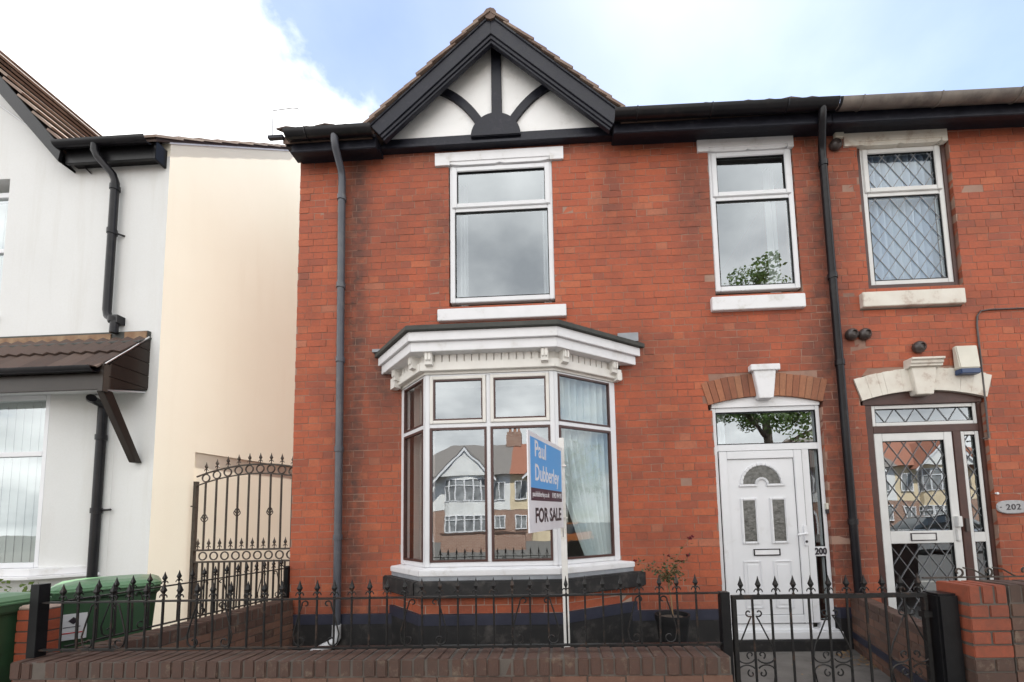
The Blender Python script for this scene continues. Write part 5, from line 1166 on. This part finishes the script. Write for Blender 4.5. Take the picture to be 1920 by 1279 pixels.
for i, x in enumerate(xs_g):
    if x > GB - 0.03: break
    za = archz(x)
    bar2([(x, 0, 1.17), (x, 0, za - 0.115)], 0.0115, 'bar')
    P = Vector((x, 0.30, za - 0.058))
    if r0 is None:
        q = MB(); q.tube([(P.x + a, P.y, P.z + c) for a, b_, c in ring(0, 0, 0.047, 0, None)], 0.0085, 6); r0 = q.build('ring', 'brown_iron', sg_, smooth=True, origin=P)
        F_ = Vector((x, 0.30, za + 0.01)); f0 = finial_mb(Matrix.Translation(F_), 0.135, 0.019).build('finial', 'brown_iron', sg_, origin=F_)
        base = sg_.location.copy()
    else:
        copy(r0, sg_, P - base); copy(f0, sg_, Vector((x, 0.30, za + 0.01)) - base)
    copy(r0, sg_, Vector((x, 0.30, 1.0935)) - base); copy(f0, sg_, Vector((x - p_ * 0.5, 0.30, 1.175)) - base)
    bar2([(x, 0, 0.10), (x, 0, 1.012)], 0.0115, 'bar'); bar2([(x - p_ / 2, 0, 0.10), (x - p_ / 2, 0, 1.012)], 0.0115, 'bar')
    if i % 3 == 0:      # basket knot
        for a in range(4):
            pts = [(x + 0.036 * math.sin(math.pi * t) * math.cos(a * math.pi / 2 + 1.6 * t + 0.4), 0.036 * math.sin(math.pi * t) * math.sin(a * math.pi / 2 + 1.6 * t + 0.4), (1.56 if i == 0 else 1.625) - 0.055 + 0.11 * t) for t in [k_ / 8 for k_ in range(9)]]
            bar2(pts, 0.0055, 'basket_knot', 5)
q = MB(TG2); q.box(GA - 0.04, GA + 0.05, -0.03, -0.02, 1.70, 1.715); q.build('hinge', 'brown_iron', sg_)

# ------------------------------------------------------------------ wheelie bins
def wheelie(label, loc, rz):
    b = thing('wheelie_bin', label, 'wheelie bin', loc, 'green wheelie bins beside the white house'); b.rotation_euler = (0, 0, 0)
    T = Matrix.Translation(Vector(loc)) @ Matrix.Rotation(rz, 4, 'Z')
    q = MB(T); W0, D0, W1, D1 = 0.265, 0.25, 0.325, 0.34   # half width / depth at foot and rim
    def ringp(w_, d, z, dy=0.0):
        c = 0.05; return [(-w_ + c, -d + dy, z), (w_ - c, -d + dy, z), (w_, -d + c + dy, z), (w_, d - c + dy, z), (w_ - c, d + dy, z), (-w_ + c, d + dy, z), (-w_, d - c + dy, z), (-w_, -d + c + dy, z)]
    rows = [ringp(W0, D0, 0.03), ringp(W0 + 0.005, D0 + 0.01, 0.2), ringp(W1 - 0.012, D1 - 0.03, 0.90), ringp(W1 - 0.012, D1 - 0.03, 0.905), ringp(W1 + 0.012, D1, 0.93), ringp(W1 + 0.012, D1, 0.985), ringp(W1 - 0.03, D1 - 0.04, 0.985), ringp(W0, D0, 0.2)]
    vs = [p for r_ in rows for p in r_]; fs = [tuple(range(7, -1, -1))] + [(i * 8 + k, i * 8 + (k + 1) % 8, (i + 1) * 8 + (k + 1) % 8, (i + 1) * 8 + k) for i in range(len(rows) - 1) for k in range(8)]
    q.add(vs, fs); q.build('body', 'bin', b, bevel=0.008)
    q = MB(T); a = ringp(W1 + 0.022, D1 + 0.012, 0.972); a2 = ringp(W1 + 0.022, D1 + 0.012, 1.005); a3 = ringp(W1 - 0.03, D1 - 0.04, 1.035); a4 = ringp(W1 - 0.12, D1 - 0.13, 1.052)
    vs = a + a2 + a3 + a4; q.add(vs, [tuple(range(7, -1, -1))] + [(i * 8 + k, i * 8 + (k + 1) % 8, (i + 1) * 8 + (k + 1) % 8, (i + 1) * 8 + k) for i in range(3) for k in range(8)] + [tuple(24 + k for k in range(8))]); q.build('lid', 'bin_lid', b, bevel=0.012)
    q = MB(T); q.tube([(-0.22, D1 + 0.07, 0.99), (0.22, D1 + 0.07, 0.99)], 0.016, 8); q.box(-0.22, -0.19, D1, D1 + 0.07, 0.975, 1.0); q.box(0.19, 0.22, D1, D1 + 0.07, 0.975, 1.0); q.build('handle', 'bin', b)
    for sx in (-1, 1):
        q = MB(T); q.tube([(sx * 0.235, D0 + 0.03, 0.10), (sx * 0.285, D0 + 0.03, 0.10)], 0.10, 16); q.build('wheel', 'rubber', b)
    return b, T
ang = math.atan2(0.50, 0.47)
wheelie('plain green wheelie bin at the left edge in front of the small red pier', (-1.03, -1.97, -0.05), rad(4))
b2, T2 = wheelie('green wheelie bin with a white sticker behind the railing, below the white house downpipe', (-1.0, -1.0, -0.05), rad(47))
TS = T2 @ Matrix.Translation((0, -0.307, 0)) 
lean = math.atan2(0.09, 0.7)
ST = T2 @ Matrix.Translation((0.0, -0.2855, 0.55)) @ Matrix.Rotation(-lean + 0.0, 4, 'X') if False else None
# the sticker sits on the broad side facing the street
SD = T2 @ Matrix.Translation((-0.175, -0.294, 0.60)) @ Matrix.Rotation(rad(6.0), 4, 'X')
q = MB(SD); q.box(-0.075, 0.075, -0.006, 0.0, 0.0, 0.21); st = q.build('sticker', 'sticker', b2)
q = MB(SD); q.prism([(0, 0.185), (0.028, 0.155), (0, 0.125), (-0.028, 0.155)], -0.0085, -0.0062); q.box(-0.055, 0.04, -0.0085, -0.0062, 0.102, 0.107); q.build('print', 'ink', st)
q = MB(SD); q.box(-0.06, 0.055, -0.0085, -0.0062, 0.052, 0.060); q.build('red_print', 'red_ink', st)

# ------------------------------------------------------------------ for-sale board
fs_ = thing('for_sale_board', 'blue and white FOR SALE board on white post before the bay window', 'sign', (3.135, -0.8, 0.0))
q = MB(); q.hexa([(3.105, -0.825, -0.03), (3.160, -0.825, -0.03), (3.160, -0.775, -0.03), (3.105, -0.775, -0.03), (3.095, -0.825, 2.20), (3.150, -0.825, 2.20), (3.150, -0.775, 2.20), (3.095, -0.775, 2.20)]); q.build('post', 'post_white', fs_, bevel=0.004)
pn, pf = Vector((2.880, -1.72, 0)), Vector((3.122, -0.83, 0)); Lb = (pf - pn).length; ub = (pf - pn).normalized()
ZB0, ZB1 = 1.325, 2.075
# board face looks towards the street's right-hand side
T = face_T((pn.x, pn.y, 1.345), (ub.x, ub.y, 0.024 / 1), (0, 0, 1))
HB = 0.735
def board(x0, x1, z0, z1, d0, d1, nm, mat, par=None):
    q = MB(T); q.hexa([(x0, z0, d0), (x1, z0, d0), (x1, z0, d1), (x0, z0, d1), (x0, z1, d0), (x1, z1, d0), (x1, z1, d1), (x0, z1, d1)]); return q.build(nm, mat, par or fs_)
pan = board(0, Lb, 0, HB, -0.005, 0.005, 'board', 'sign_white')
board(0.045, Lb - 0.035, 0.325, HB - 0.035, 0.005, 0.0058, 'blue_panel', 'sign_blue', pan)
board(0.045, Lb - 0.035, 0.232, 0.325, 0.005, 0.0058, 'plum_band', 'sign_plum', pan)
def bt(s_, size, x, z, mat, bold, sx, sp=1.0): 
    text(s_, size, T @ Matrix.Translation((x, z, 0.0064)), mat, pan, bold, 0.0004, sx=sx, spacing=sp)
bt('Paul', 0.175, 0.135, 0.565, 'sign_white', 0.003, 1.02); bt('Dubberley', 0.175, 0.135, 0.385, 'sign_white', 0.003, 1.02 * 0.86)
bt('pauldubberley.co.uk', 0.056, 0.075, 0.263, 'sign_white', 0.0008, 0.92); bt('01902 494 995', 0.062, 0.575, 0.263, 'sign_white', 0.0008, 0.78)
bt('FOR SALE', 0.150, 0.125, 0.072, 'ink', 0.0045, 1.12)
for z in (1.45, 1.93):
    q = MB(); q.box(3.09, 3.165, -0.835, -0.826, z, z + 0.012); q.build('fixing_bracket', 'chrome', fs_)
q = MB(); q.box(3.118, 3.124, -0.8265, -0.8255, 1.28, 1.36); q.build('rust_streak', 'brown_iron', fs_)

# ------------------------------------------------------------------ potted rose, weeds, dead leaves
PXY = (4.17, -0.45)
pt = thing('plant_pot', 'black ribbed plastic plant pot against the dark plinth left of the white door', 'plant pot', (PXY[0], PXY[1], 0))
s = MB(); s.lathe((PXY[0], PXY[1], 0.0), [(0.105, 0.0), (0.112, 0.02)] + [(0.115 + 0.04 * (i / 12) + (0.003 if i % 2 else 0), 0.05 + 0.033 * i) for i in range(12)] + [(0.168, 0.455), (0.168, 0.495), (0.150, 0.495), (0.145, 0.46)], 20); s.build('pot', 'rubber', pt, smooth=True)
s = MB(); s.lathe((PXY[0], PXY[1], 0.0), [(0.01, 0.44), (0.149, 0.455), (0.149, 0.458), (0.01, 0.47)], 16); s.build('compost', 'soil', pt)
rs = thing('rose_bush', 'sparse standard rose with thin brown cane and dark red blooms in the black pot', 'plant', (PXY[0], PXY[1], 0.46))
s = MB(); s.tube([(4.175, -0.45, 0.45), (4.168, -0.45, 0.62), (4.145, -0.45, 0.80), (4.135, -0.45, 0.85)], 0.008, 6); s.build('stem', 'stem', rs, smooth=True)
rr = random.Random(4); tips = []; tw = MB(); lv = MB()
def leafq(mb, p, sz, rr):
    d = Vector((rr.gauss(0, 1), rr.gauss(0, 1), rr.gauss(0, 0.6))).normalized(); e = d.cross(Vector((rr.gauss(0, 1), rr.gauss(0, 1), rr.gauss(0, 1)))).normalized()
    p = Vector(p); mb.add([p, p + d * sz * 0.5 + e * sz * 0.32, p + d * sz, p + d * sz * 0.5 - e * sz * 0.32], [(0, 1, 2), (0, 2, 3)])
for (dx, dz, dy) in ((0.23, 0.40, -0.05), (0.16, 0.16, 0.0), (0.19, 0.20, -0.08), (-0.16, 0.12, -0.02), (-0.30, 0.17, 0.02), (0.03, 0.22, 0.0), (-0.07, 0.14, -0.08), (0.09, 0.06, -0.1), (-0.05, 0.03, -0.06), (0.16, 0.03, 0.0), (0.02, -0.03, -0.05)):
    a = Vector((4.135, -0.45, 0.84)); b_ = a + Vector((dx, dy, dz)); mid = (a + b_) / 2 + Vector((0, 0, 0.03))
    tw.tube([a, mid, b_], 0.0038, 5, r1=0.002); tips.append((b_, dz))
    for i in range(26 if dz < 0.3 else 13):
        t = rr.random() ** 0.8; p = a.lerp(b_, t) + Vector((rr.gauss(0, 0.026), rr.gauss(0, 0.03), rr.gauss(0, 0.026))); leafq(lv, p, rr.uniform(0.022, 0.045), rr)
tw.build('twigs', 'stem', rs); lv.build('foliage', 'rose_leaf', rs)
for (b_, dz) in tips:
    if dz > 0.15:
        for k_ in range(3 if dz > 0.3 else 1):
            s = MB(); c = b_ + Vector((rr.gauss(0, 0.035) if k_ else 0, rr.gauss(0, 0.02), rr.gauss(0, 0.015)))
            for i in range(22):
                d = Vector((rr.gauss(0, 1), rr.gauss(0, 1), rr.gauss(0, 1))).normalized() * 0.016; leafq(s, c + d * 0.4, 0.02, rr)
            s.build('bloom', 'rose', rs)
for k_, (x, y) in enumerate(((3.60, -1.35), (3.96, -1.5), (4.02, -1.0), (0.20, -1.2))):
    s = MB()
    for i in range(60):
        a = rr.random() * 6.28; r_ = rr.random() * 0.09; leafq(s, (x + r_ * math.cos(a), y + r_ * math.sin(a), 0.0 + rr.random() * (0.17 if k_ != 3 else 0.10)), rr.uniform(0.03, 0.05), rr)
    w_ = s.build('weed', 'weed', None, origin=(x, y, 0)); tag(w_, ['small green weed at the foot of the bay plinth behind the railing', 'small green weed between the bay window and the plant pot', 'small green weed growing beside the black plant pot', 'small green weed at the foot of the side wall near the downpipe shoe'][k_], 'weed', 'weeds in the front garden')
s = MB()
for i in range(90):
    t = rr.random(); x, y = 5.95 + rr.gauss(0, 0.10), -0.35 + rr.gauss(0, 0.16)
    if i > 60: x, y = rr.uniform(4.35, 5.6), rr.uniform(-1.8, -0.2)
    c = Vector((x, y, 0.018 + rr.random() * 0.01)); a = rr.random() * 6.28; sz = rr.uniform(0.02, 0.045); d = Vector((math.cos(a), math.sin(a), rr.uniform(-0.1, 0.3))); e = Vector((-math.sin(a), math.cos(a), rr.uniform(-0.2, 0.2)))
    s.add([c, c + d * sz * 0.5 + e * sz * 0.35, c + d * sz, c + d * sz * 0.5 - e * sz * 0.35], [(0, 1, 2), (0, 2, 3)])
stuff(s.build('dead_leaves', 'dry'))
s = MB()
for i in range(260):
    x, y = rr.uniform(0.0, 4.25), rr.uniform(-1.84, -0.1); z = rr.uniform(0.006, 0.02); s.lathe((x, y, 0), [(z * 1.2, 0), (z, z), (z * 0.3, z * 1.4)], 5)
stuff(s.build('gravel', 'kerb'))
# hedge tops by the white house bay
hd = thing('hedge', 'low leafy hedge under the white house window behind the left bin', 'hedge', (-2.6, -0.75, 0))
s = MB()
for i in range(2200): leafq(s, (rr.uniform(-4.6, -1.75), rr.uniform(-0.95, -0.6), rr.uniform(0.25, 0.90) + rr.gauss(0, 0.03)), rr.uniform(0.03, 0.06), rr)
s.build('foliage', 'hedge', hd); s = MB()
for i in range(8): s.tube([(-4.4 + i * 0.36, -0.77, 0), (-4.4 + i * 0.36 + rr.gauss(0, 0.05), -0.77, 0.7)], 0.012, 5)
s.build('stems', 'bark', hd)
# aerial bracket rising behind the passage
ae = thing('aerial_mast', 'thin pale wire aerial mast in the sky gap between the two roofs', 'aerial', (-2.65, 3.0, 6.5))
s = MB(); s.tube([(-2.65, 3.0, 7.0), (-2.66, 3.0, 10.05), (-2.25, 3.0, 10.08), (-2.12, 3.0, 10.06), (-1.98, 3.0, 9.85)], 0.009, 5); s.tube([(-2.13, 3.0, 10.06), (-2.13, 3.0, 9.0)], 0.007, 4); s.build('wire', 'flash', ae)

# ------------------------------------------------------------------ across the street (seen in the window reflections)
def far_house(label, x0, x1, sgx, wallm, roofm, gx_, redtop):
    Y = -28.0; h = thing('semi_detached_house', label, 'house', ((x0 + x1) / 2, Y - 4, 0), 'houses across the street')
    s = MB(); s.box(x0, x1, Y - 8, Y, -0.1, 2.45); s.build('lower_wall', 'far_brick', h)
    s = MB(); s.box(x0, x1, Y - 8, Y + 0.02, 2.45, 5.2); s.build('upper_wall', wallm, h)
    xo = x0 - 0.4 if sgx < 0 else x0; x2 = x1 + 0.4 if sgx > 0 else x1
    s = MB(); hip = 3.4
    if sgx < 0: P = [(xo, Y + 0.4), (x2, Y + 0.4), (x2, Y - 8.4), (xo, Y - 8.4)]; top = [(xo + hip, Y - 4), (x2, Y - 4)]
    else: P = [(xo, Y + 0.4), (x2, Y + 0.4), (x2, Y - 8.4), (xo, Y - 8.4)]; top = [(xo, Y - 4), (x2 - hip, Y - 4)]
    vs = [(a, b, 5.15) for a, b in P] + [(a, b, 8.3) for a, b in top]
    s.add(vs, [(0, 1, 5, 4), (2, 3, 4, 5), (1, 2, 5), (3, 0, 4), (3, 2, 1, 0)]); s.build('roof', roofm, h)
    s = MB(); s.prism([(gx_ - 2.0, 5.1), (gx_ + 2.0, 5.1), (gx_, 7.1)], Y - 2.5, Y + 0.75); s.build('gable', 'far_white', h)
    for sg in (-1, 1):
        s = MB(); s.prism([(gx_, 7.30), (gx_ + sg * 2.45, 4.85), (gx_ + sg * 2.45, 4.62), (gx_, 7.05)], Y + 0.75, Y + 0.83); s.build('bargeboard', 'white', h)
        s = MB(); s.prism([(gx_, 7.34), (gx_ + sg * 2.5, 4.86), (gx_ + sg * 2.5, 4.80), (gx_, 7.27)], Y - 3.0, Y + 0.85); s.build('gable_roof', roofm, h)
    # two-storey bow
    s = MB(); Pb = [(gx_ + 1.75 * math.cos(math.pi * i / 8), Y + 0.7 * math.sin(math.pi * i / 8)) for i in range(9)]
    s.prism(Pb, 2.0, 3.15, 'z'); s.prism(Pb, -0.1, 0.75, 'z'); s.prism(Pb, 4.85, 5.1, 'z'); s.build('bow_front', wallm, h)
    for (za, zb) in ((3.15, 4.85), (0.75, 2.0)):
        for i in range(8):
            a, b = Pb[i], Pb[i + 1]; T, l = seg_T(b, a) if False else seg_T(a, b)
            T = face_T((a[0], a[1], za), (b[0] - a[0], b[1] - a[1], 0), (0, 0, 1))
            q = MB(T)
            def fb(x0_, x1_, z0_, z1_): q.hexa([(x0_, z0_, -0.03), (x1_, z0_, -0.03), (x1_, z0_, 0.04), (x0_, z0_, 0.04), (x0_, z1_, -0.03), (x1_, z1_, -0.03), (x1_, z1_, 0.04), (x0_, z1_, 0.04)])
            hh = zb - za; fb(0, 0.05, 0, hh); fb(l - 0.05, l, 0, hh); fb(0.05, l - 0.05, 0, 0.06); fb(0.05, l - 0.05, hh - 0.06, hh); fb(0.05, l - 0.05, hh * 0.68, hh * 0.68 + 0.06)
            f = q.build('window', 'white', h); q = MB(T); q.add([(0.05, 0.06, 0), (l - 0.05, 0.06, 0), (l - 0.05, hh - 0.06, 0), (0.05, hh - 0.06, 0)], [(0, 1, 2, 3)]); q.build('pane', 'far_pane', f)
    for (wx, za, zb, ww) in ((gx_ + sgx * 3.3, 3.2, 4.6, 1.2), (gx_ - sgx * 2.6, 3.2, 4.6, 0.9), (gx_ - sgx * 2.6, 0.9, 2.0, 0.9)):
        q = MB(); frame_rect(q, wx - ww / 2, wx + ww / 2, za, zb, 0.07, Y + 0.03, Y + 0.09); q.box(wx - 0.03, wx + 0.03, Y + 0.031, Y + 0.09, za + 0.07, zb - 0.07); f = q.build('window', 'white', h)
        q = MB(); q.box(wx - ww / 2 + 0.07, wx + ww / 2 - 0.07, Y + 0.035, Y + 0.05, za + 0.07, zb - 0.07); q.build('pane', 'far_pane', f)
    wx = gx_ + sgx * 3.3; q = MB(); q.prism([(wx + 0.75 * math.cos(math.pi * i / 12), 1.25 + 0.75 * math.sin(math.pi * i / 12)) for i in range(13)] + [(wx - 0.75, -0.1), (wx + 0.75, -0.1)], Y + 0.03, Y + 0.08); f = q.build('porch_arch', 'white', h)
    q = MB(); q.prism([(wx + 0.6 * math.cos(math.pi * i / 12), 1.25 + 0.6 * math.sin(math.pi * i / 12)) for i in range(13)] + [(wx - 0.6, -0.1), (wx + 0.6, -0.1)], Y + 0.081, Y + 0.09); q.build('porch_recess', 'bead', f)
    return h
far_white = far_house('white rendered semi with bow windows across the street, reflected in the bay window', -9.6, -0.85, -1, 'far_white', 'slate', -4.3, False)
far_cream = far_house('cream rendered semi with red tiled roof across the street, reflected beside the sale board', -0.85, 8.0, 1, 'far_cream', 'red_roof', 2.6, True)
far_house('white semi across the street further right, reflected in the leaded door of the right house', 20.2, 29.2, -1, 'far_white', 'slate', 25.6, False)
far_house('cream semi with red roof far right across the street, reflected in the sidelight', 29.2, 38.0, 1, 'far_cream', 'red_roof', 32.6, True)
q = MB(); q.box(-1.5, -0.2, -32.5, -31.5, 8.0, 9.3); cs = q.build('chimney', 'far_brick', far_cream)
for i in range(3): q = MB(); q.lathe((-1.25 + i * 0.4, -32.0, 9.3), [(0.14, 0), (0.12, 0.4), (0.15, 0.42), (0.13, 0.46)], 10); q.build('chimney_pot', 'clay', cs)
fw = thing('garden_wall', 'low brick front wall across the street, reflected below the houses', 'wall', (-1, -17.5, 0))
q = MB(); q.box(-3.2, 1.2, -17.7, -17.45, -0.1, 0.85); q.box(4.0, 14, -17.7, -17.45, -0.1, 0.85); q.build('wall_body', 'far_brick', fw); q = MB(); q.box(-3.25, 1.25, -17.73, -17.42, 0.85, 0.93); q.box(3.95, 14, -17.73, -17.42, 0.85, 0.93); q.build('wall_cap', 'brown_brick', fw)
def car(name, label, loc, rz, paint):
    c = thing('parked_car', label, 'car', loc, 'cars parked across the street'); T = Matrix.Translation(Vector(loc)) @ Matrix.Rotation(rz, 4, 'Z')
    def loft(prof, mat, nm):
        q = MB(T); n = len(prof[0][1]); vs = []
        for x, ring_ in prof: vs += [(x, yy, zz_) for yy, zz_ in ring_]
        q.add(vs, [tuple(range(n - 1, -1, -1)), tuple((len(prof) - 1) * n + i for i in range(n))] + [(i * n + k, i * n + (k + 1) % n, (i + 1) * n + (k + 1) % n, (i + 1) * n + k) for i in range(len(prof) - 1) for k in range(n)]); return q.build(nm, mat, c, smooth=True, bevel=0)
    def rg(wb, zb, wt, zt): return [(-wb, zb), (wb, zb), (wb + 0.04, zb + (zt - zb) * 0.5), (wt, zt), (-wt, zt), (-wb - 0.04, zb + (zt - zb) * 0.5)]
    loft([(-2.0, rg(0.62, 0.32, 0.58, 0.66)), (-1.85, rg(0.76, 0.22, 0.70, 0.78)), (-1.0, rg(0.82, 0.2, 0.78, 0.92)), (0.4, rg(0.83, 0.2, 0.80, 0.95)), (1.5, rg(0.82, 0.2, 0.78, 0.95)), (1.95, rg(0.76, 0.28, 0.70, 0.88)), (2.02, rg(0.66, 0.36, 0.6, 0.8))], paint, 'body')
    loft([(-0.95, rg(0.74, 0.9, 0.72, 0.93)), (-0.25, rg(0.74, 0.92, 0.60, 1.38)), (0.3, rg(0.74, 0.93, 0.60, 1.46)), (1.1, rg(0.74, 0.93, 0.58, 1.42)), (1.85, rg(0.70, 0.9, 0.62, 0.96))], 'car_glass', 'window')
    loft([(-0.2, rg(0.605, 1.385, 0.56, 1.42)), (0.3, rg(0.605, 1.45, 0.56, 1.49)), (1.15, rg(0.59, 1.41, 0.54, 1.46))], paint, 'roof')
    for x in (-1.25, 1.3):
        for sy in (-1, 1):
            q = MB(T); q.tube([(x, sy * 0.66, 0.31), (x, sy * 0.87, 0.31)], 0.31, 18); wl = q.build('wheel', 'rubber', c, smooth=True); q = MB(T); q.tube([(x, sy * 0.872, 0.31), (x, sy * 0.885, 0.31)], 0.2, 14); q.build('rim', 'chrome', wl)
    for sy in (-1, 1):
        q = MB(T); q.box(-1.97, -1.78, sy * 0.56 - 0.11, sy * 0.56 + 0.11, 0.62, 0.75); q.build('headlight', 'lamp', c, bevel=0.03)
    return c
car('parked_car', 'dark car parked on the drive of the white semi across the street', (-7.2, -21.5, -0.03), rad(75), 'car_dark')
car('parked_car', 'orange hatchback parked along the kerb, reflected in the right pane of the bay', (19.6, -7.3, -0.14), rad(3), 'car_orange')
car('parked_car', 'silver car parked across the street by the cream semi', (17.5, -12.2, -0.14), rad(2), 'car_silver')
def tree(label, x, y, h, cr, seed, n=2600):
    rr = random.Random(seed); t = thing('broadleaf_tree', label, 'tree', (x, y, -0.1), 'trees across the street')
    q = MB(); q.tube([(x, y, -0.1), (x + 0.1, y, h * 0.35), (x - 0.1, y + 0.1, h * 0.62), (x, y, h * 0.85)], 0.26, 9, r1=0.06)
    for i in range(9):
        a = i * 2.4; z = h * (0.34 + 0.05 * i); q.tube([(x, y, z), (x + cr * 0.5 * math.cos(a), y + cr * 0.5 * math.sin(a), z + 1.0), (x + cr * 0.8 * math.cos(a), y + cr * 0.8 * math.sin(a), z + 1.5)], 0.09, 6, r1=0.025)
    q.build('trunk', 'bark', t); q = MB(); cl = []
    for i in range(90):
        d = Vector((rr.gauss(0, 1), rr.gauss(0, 1), rr.gauss(0, 1))).normalized() * rr.uniform(0.35, 1.0); cl.append((Vector((x + d.x * cr, y + d.y * cr, h * 0.62 + d.z * h * 0.36)), rr.uniform(0.35, 0.95)))
    for i in range(n):
        c, r_ = rr.choice(cl); d = Vector((rr.gauss(0, 1), rr.gauss(0, 1), rr.gauss(0, 1))).normalized() * r_ * rr.random() ** 0.4; leafq(q, c + d, rr.uniform(0.09, 0.20), rr)
    q.build('crown', 'leaf', t); return t
tree('tall leafy tree across the street whose top shows in the pane above the white door', 12.9, -14.8, 13.3, 4.8, 1, 26000)
tree('leafy tree far along the street to the right beyond the orange hatchback', 33.0, -12.5, 9.5, 3.4, 2, 4500)
tree('leafy tree across the street at the far left of the white semi', -17.0, -20.0, 9.0, 3.0, 3, 3600)
hd2 = thing('hedge', 'clipped green hedge in front of the cream semi across the street', 'hedge', (11, -18.4, 0)); s = MB()
for i in range(2600): leafq(s, (rr.uniform(5.5, 16), rr.uniform(-18.9, -18.0), rr.uniform(0.1, 1.5)), rr.uniform(0.1, 0.18), rr)
s.build('foliage', 'hedge', hd2); s = MB(); s.box(5.6, 15.9, -18.7, -18.2, -0.05, 1.3); s.build('stems', 'bark', hd2)
